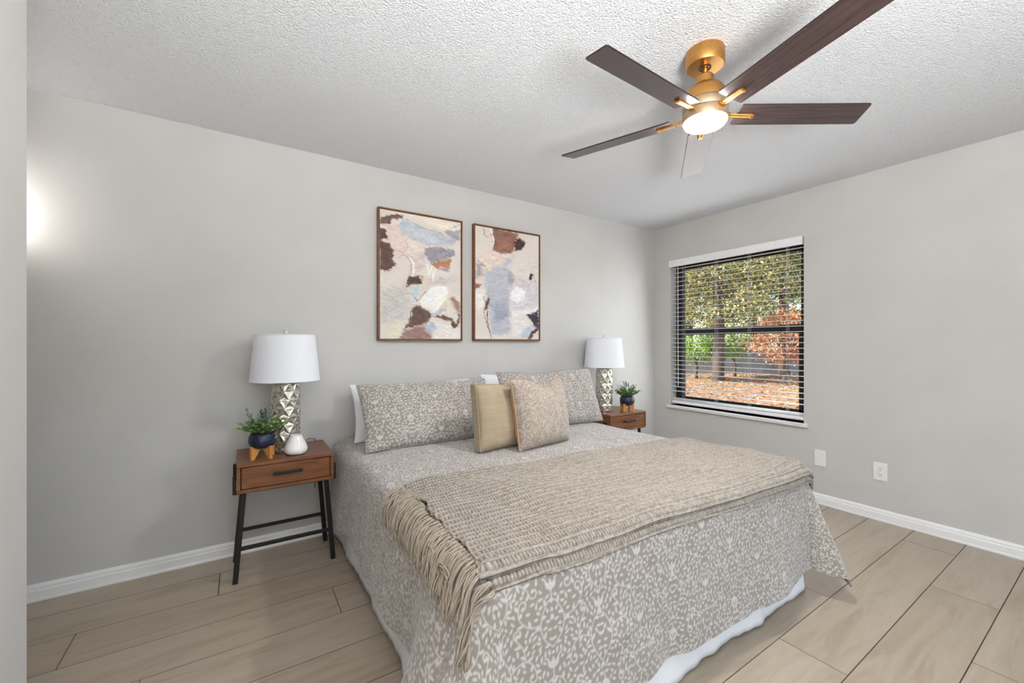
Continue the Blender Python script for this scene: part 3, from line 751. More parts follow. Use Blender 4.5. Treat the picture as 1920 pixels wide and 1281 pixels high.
l2 = dup(l1, (2.776, 2.712, NS_T), 'silvery faceted glass lamp with white shade on the right nightstand')
l2.rotation_euler.z = .5
bm = B(); tube(bm, [(.05, .055, .004), (.10, .085, .016), (.135, .10, .030), (.165, .115, .022), (.175, .138, .004), (.176, .166, -.02), (.176, .170, -.10), (.176, .172, -.30)], .0026, 8)
obj('power_cord', bm, M['cordgrey'], l1, True)

# white vase
def build_vase():
    prof = [(0, 0), (.040, 0), (.052, .006), (.0595, .020), (.059, .036), (.050, .060), (.038, .082), (.0305, .098), (.030, .103), (.0275, .1045), (.0255, .101), (.033, .080), (.045, .055), (.05, .03), (.04, .012), (0, .01)]
    P = []
    for (a, b) in zip(prof, prof[1:]):
        for k in range(3): P.append((a[0] + (b[0] - a[0]) * k / 3, a[1] + (b[1] - a[1]) * k / 3))
    P.append(prof[-1])
    o = obj('vase', lathe(B(), P, 56), M['ceramic'], None, True, (.262, 2.590, NS_T))
    s = o.modifiers.new('smooth', 'SMOOTH'); s.factor = .5; s.iterations = 4
    tag(o, 'small white ceramic vase in front of the left lamp', 'vase')
build_vase()

# ------------------------------------------------------------------ potted plants
def leaf_mesh(name, P, D, U, L, Wd, cols, curl=.25):
    """many leaves: base P, direction D, up U, lengths L, widths Wd (arrays)"""
    n = len(P); D = D / np.linalg.norm(D, axis=1, keepdims=True); S = np.cross(D, U); S /= np.linalg.norm(S, axis=1, keepdims=True) + 1e-9; N = np.cross(S, D)
    L = L[:, None]; Wd = Wd[:, None]
    b = P; t = P + D * L - N * L * curl * .5; m = P + D * L * .5 - N * L * .02; l = P + D * L * .52 - S * Wd * .5 + N * Wd * .18; r = P + D * L * .52 + S * Wd * .5 + N * Wd * .18
    V = np.stack([b, l, t, r, m], 1).reshape(-1, 3); i = np.arange(n)[:, None] * 5
    Fq = np.concatenate([np.concatenate([i, i + 4, i + 2, i + 1], 1), np.concatenate([i, i + 3, i + 2, i + 4], 1)])
    return np_mesh(name, V, Fq, np.repeat(cols, 5, axis=0), smooth=False)
def lin(c): c = np.asarray(c, float) / 255; return np.where(c <= .04045, c / 12.92, ((c + .055) / 1.055) ** 2.4)
def build_plant(loc, label, seed, rotz):
    t = thing('potted_plant', label, 'plant', loc, rotz, 'small potted plants on the nightstands')
    # crossed wooden stand
    poly = [(-.066, 0), (-.050, 0), (-.030, .032), (-.012, .046), (.012, .046), (.030, .032), (.050, 0), (.066, 0), (.066, .068), (.050, .068), (.042, .056), (.0, .052), (-.042, .056), (-.050, .068), (-.066, .068)]
    bm = prism(B(), poly, 'y', -.0075, .0075); prism(bm, [(x, z) for x, z in poly], 'x', -.0075, .0075)
    bmesh.ops.triangulate(bm, faces=[f for f in bm.faces if len(f.verts) > 4])
    obj('stand', bm, M['bamboo'], t)
    pr = [(0, .052), (.034, .053), (.052, .060), (.0645, .078), (.067, .098), (.063, .118), (.0555, .132), (.052, .133), (.0515, .126), (0, .124)]
    P = []
    for a, b in zip(pr, pr[1:]):
        for k in range(3): P.append((a[0] + (b[0] - a[0]) * k / 3, a[1] + (b[1] - a[1]) * k / 3))
    P.append(pr[-1])
    o = obj('pot', lathe(B(), P, 56), M['pot'], t, True); s = o.modifiers.new('smooth', 'SMOOTH'); s.factor = .5; s.iterations = 3
    obj('soil', lathe(B(), [(.053, .123), (.03, .131), (0, .133)], 24), M['soil'], t, True)
    rng = np.random.default_rng(seed); Ps, Ds, Us, Ls, Ws, Cs = [], [], [], [], [], []; stems = B()
    for k in range(80):
        a = rng.uniform(0, 2 * PI); tall = k < 9
        rb = rng.uniform(0, .04); ln = rng.uniform(.10, .135) if tall else rng.uniform(.055, .095); spread = rng.uniform(.05, .45) if tall else rng.uniform(.2, 1.35)
        p = np.array([rb * math.cos(a), rb * math.sin(a), .128]); d = np.array([math.cos(a) * spread, math.sin(a) * spread, 1.0]); d /= np.linalg.norm(d)
        pts = []
        for q in range(9):
            u = q / 8; pt = p + d * ln * u + np.array([math.cos(a), math.sin(a), -.6]) * .018 * u * u; pts.append(pt)
            if q < 2: continue
            for w in range(3):
                b = rng.normal(size=3); b[2] = abs(b[2]) * .5 + .15; Ps.append(pt); Ds.append(b); Us.append(np.array([0, 0, 1.]) + rng.normal(size=3) * .3)
                Ls.append(rng.uniform(.014, .022)); Ws.append(rng.uniform(.011, .017) if not tall else rng.uniform(.006, .009))
                base = (86, 118, 92) if tall else ((104, 142, 66), (142, 174, 98), (78, 114, 54), (178, 198, 142))[rng.integers(4)]
                Cs.append(lin(np.array(base) + rng.normal() * 12).clip(0, 1))
        tube(stems, pts[::2], .0011, 4)
    A = np.array
    link('foliage', leaf_mesh('foliage', A(Ps), A(Ds), A(Us), A(Ls), A(Ws), A(Cs)), M['leaf'], t)
    obj('stem', stems, plain('green_stem', (84, 104, 60), .6), t)
    # a few dark seed sprigs at the top
    bm = B(); rr = random.Random(seed)
    for k in range(3):
        x, y = rr.uniform(-.03, .03), rr.uniform(-.02, .02); tube(bm, [(x, y, .15), (x * 1.2, y * 1.2, .235 + .01 * k)], .0009, 4)
        for q in range(7): bmesh.ops.create_icosphere(bm, subdivisions=1, radius=.0042, matrix=Matrix.Translation((x * 1.2 + rr.uniform(-.006, .006), y * 1.2 + rr.uniform(-.006, .006), .215 + .01 * k + q * .0045)))
    obj('seed_head', bm, plain('dark_seed_head', (62, 66, 58), .7), t)
    return t
build_plant((.103, 2.597, NS_T), 'green plant in a navy pot on wooden legs on the left nightstand', 7, .62)
build_plant((2.955, 2.600, NS_T), 'green plant in a navy pot on wooden legs on the right nightstand', 19, .30)
# ------------------------------------------------------------------ vine print (mirrored repeat used on duvet and shams)
TA, TH, TP = .180, .42, .00125
def build_tile():
    nx, ny = int(TA / TP), int(TH / TP)
    x = (np.arange(nx) + .5) * TP; y = (np.arange(ny) + .5) * TP
    X, Y = np.meshgrid(x, y, indexing='ij'); D = np.full(X.shape, 1.0)
    def stamp(fn, cy):
        for o in (-TH, 0, TH):
            np.minimum(D, fn(X, Y - o), out=D)
    def leaf(cx, cy, ang, L, w):
        ca, sa = math.cos(ang), math.sin(ang)
        def fn(X, Y):
            u = (X - cx) * ca + (Y - cy) * sa; v = -(X - cx) * sa + (Y - cy) * ca; q = np.clip(u / L, 0, 1)
            prof = w * .5 * np.sin(PI * q ** .8) ** .9
            return np.where((u > 0) & (u < L), np.abs(v) - prof, np.hypot(np.maximum(np.maximum(-u, u - L), 0), np.abs(v)))
        stamp(fn, cy)
    def line(pts, w0, w1=None):
        w1 = w0 if w1 is None else w1
        for i, (a, b) in enumerate(zip(pts, pts[1:])):
            w = w0 + (w1 - w0) * i / max(1, len(pts) - 2)
            stamp(lambda X, Y: seg_dist(X, Y, [a, b]) - w / 2, 0)
    def spline(P, n=7):
        P = [P[0]] + P + [P[-1]]; out = []
        for i in range(1, len(P) - 2):
            for k in range(n):
                t = k / n; p0, p1, p2, p3 = (np.array(q) for q in P[i - 1:i + 3])
                out.append(tuple(.5 * (2 * p1 + (p2 - p0) * t + (2 * p0 - 5 * p1 + 4 * p2 - p3) * t * t + (3 * p1 - p0 - 3 * p2 + p3) * t ** 3)))
        return out + [P[-2]]
    def vine(P, nl, curl=0, L=.022, w=.0090):
        S = spline(P); line(S, .0030)
        for k in range(nl):
            i = int((k + .7) / nl * (len(S) - 2)); a, b = S[i], S[i + 1]; g = math.atan2(b[1] - a[1], b[0] - a[0])
            for sd in ((1,) if k % 2 else (-1,)): leaf(a[0], a[1], g + sd * .95, L * (.8 + .25 * ((k * 7) % 3) / 2), w)
        a, b = S[-2], S[-1]; g = math.atan2(b[1] - a[1], b[0] - a[0])
        if curl:
            p = list(S[-1]); r = .011; pts = [tuple(p)]
            for q in range(9):
                g += curl * .52; st = .0068 * (1 - q * .06); p[0] += math.cos(g) * st; p[1] += math.sin(g) * st; pts.append(tuple(p))
            line(pts, .0034, .0050); stamp(lambda X, Y: np.hypot(X - p[0], Y - p[1]) - .0052, 0)
        else: leaf(b[0], b[1], g, L, w)
    def tulip(cx, cy, s=1, up=1):
        for a, L, w in ((0, .034, .012), (.62, .036, .0115), (-.62, .036, .0115)): leaf(cx, cy, PI / 2 * up + a, L * s, w * s)
        for sd in (-1, 1): line(spline([(cx, cy + .004 * up), (cx + sd * .014 * s, cy + .010 * s * up), (cx + sd * .019 * s, cy + .030 * s * up), (cx + sd * .029 * s, cy + .036 * s * up)]), .0055, .004)
        line([(cx, cy), (cx, cy - .02 * s * up)], .0034)
    k = TA / .18; v = TH / .40
    def Q(*P): return [(a * k, b * v) for a, b in P]
    tulip(0, .175 * v); tulip(0, .375 * v, .9); tulip(TA, .275 * v); tulip(TA, .085 * v, .9, -1)
    vine(Q((0, .03), (.03, .06), (.045, .10), (.03, .14), (.0, .155)), 6)
    vine(Q((.045, .10), (.08, .115), (.11, .10), (.122, .07)), 5, -1)
    vine(Q((.18, .13), (.15, .17), (.14, .21), (.16, .25), (.18, .26)), 6)
    vine(Q((.14, .21), (.10, .225), (.07, .21), (.058, .18)), 5, 1)
    vine(Q((0, .23), (.03, .26), (.04, .30), (.02, .34), (0, .355)), 6)
    vine(Q((.04, .30), (.08, .305), (.11, .335), (.108, .365)), 5, 1)
    vine(Q((.18, .33), (.15, .36), (.145, .40), (.165, .43), (.18, .45)), 6)
    vine(Q((.145, .40), (.115, .415), (.085, .40), (.07, .375)), 4, -1)
    vine(Q((.09, .225), (.10, .26), (.125, .29)), 4, 1)
    rng = random.Random(11)
    for _ in range(1500):
        cx, cy = rng.random() * TA, rng.random() * TH
        if D[int(cx / TP) % nx, int(cy / TP) % ny] > .0082:
            a = rng.random() * 2 * PI; L = rng.uniform(.013, .021)
            leaf(cx - math.cos(a) * L / 2, cy - math.sin(a) * L / 2, a, L, .0072)
    return 1 - sstep(-.0007, .0011, D)
TILE = build_tile()
def vine_mask(x, y):
    nx, ny = TILE.shape
    u = np.abs(((x / TA + 1) % 2) - 1) * TA
    u = TA - u if False else u
    fi = np.clip(u / TP - .5, 0, nx - 1.001); fj = (y % TH) / TP - .5
    i = np.floor(fi).astype(int); a = fi - i; j = np.floor(fj).astype(int); b = fj - j
    j0, j1 = j % ny, (j + 1) % ny; i1 = np.minimum(i + 1, nx - 1)
    return (TILE[i, j0] * (1 - a) + TILE[i1, j0] * a) * (1 - b) + (TILE[i, j1] * (1 - a) + TILE[i1, j1] * a) * b
CG, CL = np.array(s2l((147, 139, 132))), np.array(s2l((196, 191, 187)))
def damask_cols(x, y, seed=0):
    m = vine_mask(x, y)[..., None]; weave = (1 + .05 * vnoise(x * 330, y * 330, seed) + .03 * vnoise(x * 40, y * 900, seed))[..., None]
    return (CG + (CL - CG) * m) * weave

# ------------------------------------------------------------------ bed
BX0, BX1, BY0, BY1, BZ, BR = .50, 2.40, .918, 2.872, .612, .075
XC = (BX0 + BX1) / 2
HL, HF = .465, .525          # overhang of the duvet on the long sides / at the foot
def duvet(X, Y):
    """point of the draped duvet for the flat cloth coordinates X, Y"""
    X = np.asarray(X, float); Y = np.asarray(Y, float)
    cx = np.clip(X, BX0 + BR, BX1 - BR); cy = np.clip(Y, BY0 + BR, 9)
    ex, ey = X - cx, Y - cy; r = np.hypot(ex, ey); rs = np.maximum(r, 1e-9); dx, dy = ex / rs, ey / rs
    s2 = np.abs(2 * dx * dy)                       # 1 on the corner diagonal
    corner = (np.abs(ex) > 1e-9) & (np.abs(ey) > 1e-9); left = ex < 0
    af = np.degrees(np.arctan2(np.abs(ex), np.abs(ey)))          # 0 = foot side, 90 = long side
    aa = np.where(left, 90 - af, af)                              # the fold leans to the long side on the left, to the foot on the right
    ps = np.where(left, np.interp(aa, [0, 22, 50, 90], [0, 16, 32, 90]), np.interp(aa, [0, 22, 50, 90], [0, 13, 40, 90]))
    pf = np.radians(np.where(left, 90 - ps, ps))
    dx = np.where(corner, np.sign(ex) * np.sin(pf), dx); dy = np.where(corner, -np.cos(pf), dy)
    fl = np.where(left, np.interp(aa, [0, 10, 22, 42, 55, 75, 90], [21.2, 26, 31, 28, 20, 9, 4.5]), np.interp(aa, [0, 10, 22, 42, 55, 75, 90], [4.5, 9, 20, 20, 15, 8, 4.5]))
    side_l = 4.5 + 22 * np.exp(-((Y - 1.08) / .16) ** 2) * (ex < -1e-9)
    fl = np.radians(np.where(corner, fl, side_l))
    r = np.where(corner, np.where(r > .54, .54 + (r - .54) * .52, r), r)
    th = PI / 2 - fl; a = np.minimum(r, BR * th) / BR; rem = np.maximum(r - BR * th, 0)
    out = BR * np.sin(a) + rem * np.sin(fl); drop = BR * (1 - np.cos(a)) + rem * np.cos(fl)
    # folds of the hanging cloth
    side = np.where(np.abs(ex) > np.abs(ey), Y * 1.0 + np.sign(ex) * 3.1, X * 1.0 + 9.7)
    k = (drop / .45) ** 1.5
    rip = .016 * np.sin(side * 8.3 + 1.3 * np.sin(side * 3.1)) + .020 * vnoise(side * 3.3, side * 0 + .5, 3) + .008 * vnoise(side * 9.5, drop * 2, 5)
    rip = rip * (1 - s2 ** .5)
    out = out + k * rip
    z = BZ - drop
    top = (1 - sstep(.02, .14, r))
    z = z + top * (.009 * fbm(X * 2.1, Y * 2.4, 7, 3) + .006 * vnoise(X * 7 + Y * 2, Y * 6, 9)) + .010 * top * sstep(0, .5, np.minimum(np.minimum(X - BX0, BX1 - X), Y - BY0))
    z = z + .004 * fbm(X * 11, Y * 11, 15, 2) * (1 - top) * 0
    px, py = cx + dx * out, cy + dy * out
    sw = .007 * fbm(X * 9, Y * 9, 17, 2) * sstep(.05, .2, r)
    return np.stack([px + dx * sw, py + dy * sw, np.maximum(z, .014)], -1)
def duvet_n(X, Y, e=.004):
    P = duvet(X, Y); A = duvet(X + e, Y) - duvet(X - e, Y); Bv = duvet(X, Y + e) - duvet(X, Y - e)
    n = np.cross(A, Bv); n /= np.linalg.norm(n, axis=-1, keepdims=True) + 1e-12
    return P, n
def build_bed():
    t = thing('bed', 'king bed with gathered white bed skirt under the vine print duvet', 'bed', (XC, (BY0 + BY1) / 2, 0))
    off = Vector((-XC, -(BY0 + BY1) / 2, 0))
    obj('mattress', box((BX0 + .06, BY0 + .06, .36), (BX1 - .06, BY1, .56), .06, 4), M['mattress'], t, True, off)
    obj('box_spring', box((BX0 + .04, BY0 + .05, .16), (BX1 - .04, BY1, .36), .02), M['mattress'], t, False, off)
    for x in (BX0 + .15, BX1 - .15):
        for y in (BY0 + .2, BY1 - .1): obj('leg', lathe(B(), [(0, 0), (.025, 0), (.03, .165), (0, .165)], 20, (x, y, 0)), M['black'], t, False, off)
    # bed skirt: gathered cloth round three sides
    x0, x1, y0, R = BX0 + .045, BX1 - .028, BY0 + .045, .05
    path = []
    n = 520
    segs = [((x0, BY1), (x0, y0 + R)), None, ((x0 + R, y0), (x1 - R, y0)), None, ((x1, y0 + R), (x1, BY1))]
    pts = []
    for i, s in enumerate(segs):
        if s:
            L = math.dist(*s); k = int(L / .010)
            nrm = ((-1, 0), None, (0, -1), None, (1, 0))[i]
            for q in range(k + 1): pts.append((s[0][0] + (s[1][0] - s[0][0]) * q / k, s[0][1] + (s[1][1] - s[0][1]) * q / k, *nrm))
        else:
            c = (x0 + R, y0 + R) if i == 1 else (x1 - R, y0 + R); a0 = PI if i == 1 else 1.5 * PI
            for q in range(1, 10):
                a = a0 + q / 10 * PI / 2; pts.append((c[0] + R * math.cos(a), c[1] + R * math.sin(a), math.cos(a), math.sin(a)))
    A = np.array(pts); sl = np.r_[0, np.cumsum(np.hypot(np.diff(A[:, 0]), np.diff(A[:, 1])))]
    nv = 16; Z = np.linspace(.35, .004, nv)
    w = ((.35 - Z) / .35)[None, :]
    wav = (.010 * vnoise(sl * 5, sl * 0, 2) + .004 * vnoise(sl * 13, sl * 0, 4) + .0015 * np.sin(sl * 60 + 3 * vnoise(sl * 4, sl * 0, 8)))[:, None] * (w * 1.2 + .1) + .028 * w ** 1.3
    P = np.stack([A[:, 0:1] + A[:, 2:3] * wav, A[:, 1:2] + A[:, 3:4] * wav, np.ones_like(wav) * Z[None, :] + .006 * w * (vnoise(sl * 4, sl * 0, 12)[:, None] + 1)], -1)
    me = np_mesh('bed_skirt', P.reshape(-1, 3) + np.array(off), grid_faces(len(A), nv, 0))
    o = link('bed_skirt', me, M['skirt'], t)
    sm = o.modifiers.new('thick', 'SOLIDIFY'); sm.thickness = .003
build_bed()
def build_duvet():
    u = np.arange(BX0 + BR - HL, BX1 - BR + HL + .0001, .0030)
    v = np.concatenate([np.arange(BY0 + BR - HF, 1.02, .0030), np.arange(1.02, 1.75, .007), np.arange(1.75, 2.872, .0050)])
    U, Vv = np.meshgrid(u, v, indexing='ij')
    # rolled hem
    lim = lambda a, lo, hi: np.clip(a, lo, hi)
    P, N = duvet_n(U, Vv)
    cols = damask_cols(U - XC, Vv - .06)
    me = np_mesh('duvet', P.reshape(-1, 3), grid_faces(len(u), len(v)), cols.reshape(-1, 3))
    o = link('duvet', me, M['damask'])
    s = o.modifiers.new('thick', 'SOLIDIFY'); s.thickness = .010; s.offset = -1
    tag(o, 'taupe and cream vine print duvet spread over the bed', 'duvet')
build_duvet()

# ------------------------------------------------------------------ pillows
def pillow_surface(w, h, T, n, side, g=0, pinch=.05, p=2.4, e=.62, dip=(0, 0, .3), wr=.004, seed=0):
    s = np.linspace(-1, 1, n)[:, None] * np.ones((1, n)); t = np.ones((n, 1)) * np.linspace(-1, 1, n)[None, :]
    s = np.sign(s) * (1 - (1 - np.abs(s)) ** 1.25); t = np.sign(t) * (1 - (1 - np.abs(t)) ** 1.25)
    X = s * w / 2 * (1 - pinch * (1 - t * t) * np.abs(s) ** 2); Y = t * h / 2 * (1 - pinch * (1 - s * s) * np.abs(t) ** 2)
    bul = (np.clip(1 - np.abs(s) ** p, 0, 1) * np.clip(1 - np.abs(t) ** p, 0, 1)) ** e
    if dip[0]:
        gq = np.exp(-((s - dip[1]) / dip[2]) ** 2); Y = Y - dip[0] * gq * np.clip((t + .4) / 1.4, 0, 1) ** 2; bul = bul * (1 - .35 * gq * sstep(.1, 1, t))
    edge = 1 - np.maximum(np.abs(s), np.abs(t)) ** 4
    Z = side * (g / 2 + (T - g) / 2 * bul + wr * edge * (fbm(X * 9, Y * 9, seed, 3) + .6 * vnoise(X * 26 + 3 * Y, Y * 7, seed + 2)))
    return s, t, X, Y, Z
def pillow_matrix(x, y, lean, yaw, roll=0):
    return Matrix.Translation((x, y, 0)) @ Matrix.Rotation(yaw, 4, 'Z') @ Matrix.Rotation(PI / 2 - lean, 4, 'X') @ Matrix.Rotation(roll, 4, 'Z')
def seat(objs, Mx, ztop):
    """set the matrix, then drop the pillow onto the bed top"""
    mn = 1e9
    for o in objs:
        n = len(o.data.vertices); a = np.empty(n * 3, np.float32); o.data.vertices.foreach_get('co', a)
        mm = np.array(Mx); mn = min(mn, (a.reshape(-1, 3) @ mm[2, :3] + mm[2, 3]).min())
    return Matrix.Translation((0, 0, ztop - mn)) @ Mx
def soft_pillow(name, label, cat, w, h, T, n, m, place, tint=None, group=None, ztop=.622, seam=None, **k):
    a = pillow_surface(w, h, T, n, 1, **k); b = pillow_surface(w, h, T, n, -1, **k)
    V = np.concatenate([np.stack(q[2:], -1).reshape(-1, 3) for q in (a, b)])
    Fq = np.concatenate([grid_faces(n, n), grid_faces(n, n, n * n, True)])
    cols = None if tint is None else np.concatenate([tint(q[2], q[3]).reshape(-1, 3) for q in (a, b)])
    me = np_mesh(name, V, Fq, cols)
    bm = bmesh.new(); bm.from_mesh(me); bmesh.ops.remove_doubles(bm, verts=bm.verts, dist=1e-5); bm.to_mesh(me); bm.free()
    o = link(name, me, m); o.matrix_world = seat([o], pillow_matrix(*place), ztop)
    tag(o, label, cat, group)
    if seam:
        s, t, X, Y, Z = a; ring = [(X[i, 0], Y[i, 0]) for i in range(0, n, 3)] + [(X[-1, i], Y[-1, i]) for i in range(0, n, 3)] + [(X[i, -1], Y[i, -1]) for i in range(n - 1, -1, -3)] + [(X[0, i], Y[0, i]) for i in range(n - 1, -1, -3)]
        bm = B(); tube(bm, [(x * 1.004, y * 1.004, 0) for x, y in ring] + [(ring[0][0] * 1.004, ring[0][1] * 1.004, 0)], .0032, 6)
        obj('seam_edge', bm, seam, o, True)
    return o
R_ = math.radians
soft_pillow('bed_pillow', 'white bed pillow mostly hidden behind the left patterned sham', 'pillow', .86, .375, .16, 70, M['white_cloth'], (1.015, 2.725, R_(22), R_(0)), None, 'white bed pillows', pinch=.05, seed=31, ztop=.618, dip=(.02, -.1, .5))
soft_pillow('bed_pillow', 'white bed pillow mostly hidden behind the right patterned sham', 'pillow', .88, .40, .16, 70, M['white_cloth'], (1.975, 2.725, R_(20), R_(0)), None, 'white bed pillows', pinch=.05, seed=37, ztop=.618, dip=(.03, 0, .5))
dm = lambda sd: (lambda X, Y: damask_cols(X * 1.0, Y + .13 + sd, sd))
soft_pillow('pillow_sham', 'vine print pillow sham on the left half of the bed', 'pillow', .87, .415, .18, 240, M['damask'], (1.020, 2.475, R_(32), R_(0)), dm(0), 'vine print pillow shams', pinch=.035, seed=41, p=3.0, e=.55, wr=.009, seam=plain('sham_edge', (152, 144, 138), .9))
soft_pillow('pillow_sham', 'vine print pillow sham on the window half of the bed', 'pillow', .89, .43, .18, 240, M['damask'], (1.965, 2.445, R_(21), R_(0)), dm(.02), 'vine print pillow shams', pinch=.035, seed=47, p=3.0, e=.55, wr=.013, dip=(.015, -.2, .4), seam=plain('sham_edge', (152, 144, 138), .9))

def square_cushion(name, label, w, h, T, g, place, front, back, mfront, mback, mpipe, seed, dip=(0, 0, .3), ztop=.622, n=110, p=3.2, e=.5):
    t = thing(name, label, 'cushion', (0, 0, 0), 0)
    parts = []
    k = dict(g=g, pinch=.04, p=p, e=e, dip=dip, wr=.006, seed=seed)
    for side, nm, m, tint in ((1, 'front_cover', mfront, front), (-1, 'back_cover', mback, back)):
        s, tt, X, Y, Z = pillow_surface(w, h, T, n, side, **k)
        Pf = np.stack([X, Y, Z], -1)
        if g: # gusset: ring strip at the rim down to the middle plane
            pass
        cols = tint(X, Y).reshape(-1, 3)
        V = Pf.reshape(-1, 3); Fq = grid_faces(n, n, 0, side < 0)
        if g:
            idx = np.arange(n * n).reshape(n, n); ring = np.concatenate([idx[:, 0], idx[-1, 1:], idx[-2::-1, -1], idx[0, -2:0:-1]])
            R2 = V[ring].copy(); lim = -g / 2 + .001 if side > 0 else -g / 2 + .0
            mid = V[ring].copy(); cen = 1.0 + .0
            if side > 0:
                strips = [V[ring]]; base = len(V); allV = [V]; allC = [cols]; prev = ring
                for q, (zz, bl) in enumerate(((g * .2, 1.012), (0, 1.018), (-g * .2, 1.012), (-g / 2, 1.0))):
                    r2 = V[ring].copy(); r2[:, :2] *= bl; r2[:, 2] = zz; allV.append(r2); allC.append(cols[ring] * .98)
                    cur = base + np.arange(len(ring)) + q * len(ring); Fq = np.concatenate([Fq, np.stack([prev, cur, np.roll(cur, -1), np.roll(prev, -1)], 1)]); prev = cur
                V = np.concatenate(allV); cols = np.concatenate(allC)
        o = link(nm, np_mesh(nm, V, Fq, cols), m, t); parts.append(o)
        if side > 0:
            idx = np.arange(n * n).reshape(n, n); ring = np.concatenate([idx[:, 0], idx[-1, 1:], idx[-2::-1, -1], idx[0, -2:0:-1]])
            bm = B(); pr = [tuple(x) for x in Pf.reshape(-1, 3)[ring][::2]]; pr.append(pr[0])
            tube(bm, [(a * 1.006, b * 1.006, c + .001) for a, b, c in pr], .0038, 6); parts.append(obj('piping', bm, mpipe, t, True))
    t.matrix_world = seat(parts, pillow_matrix(*place), ztop)
    return t
def linen(c, rib=0):
    c = np.array(s2l(c))
    def f(X, Y):
        v = 1 + .05 * vnoise(X * 300, Y * 300, 2) + (.07 * vnoise(X * 14, Y * 240, 5) if rib else .05 * vnoise(X * 130, Y * 130, 8))
        return c * v[..., None]
    return f
def boucle():
    a, b = np.array(s2l((186, 175, 164))), np.array(s2l((158, 143, 130)))
    def f(X, Y):
        m = sstep(-.25, .5, vnoise(X * 170, Y * 170, 4) + .6 * vnoise(X * 320, Y * 320, 6))[..., None]; return b + (a - b) * m
    return f
mb = tint_mat('boucle_weave', .95, 420, .9, .003, .3); ml = tint_mat('ribbed_linen', .9, 600, .35, .0012, .2)
square_cushion('throw_pillow', 'plain tan square cushion with piped edge, behind the speckled one', .39, .370, .17, .055, (1.305, 2.085, R_(9), R_(2)), linen((164, 148, 124), 1), linen((160, 144, 120), 1), ml, ml, plain('tan_piping', (160, 142, 116), .9), 51, (.018, .25, .35))
square_cushion('throw_pillow', 'speckled beige square cushion leaning in front of the tan one', .42, .400, .18, .0, (1.505, 1.985, R_(11), R_(9)), boucle(), linen((186, 142, 98)), mb, ml, plain('beige_piping', (178, 150, 122), .9), 61, (.055, .25, .42))

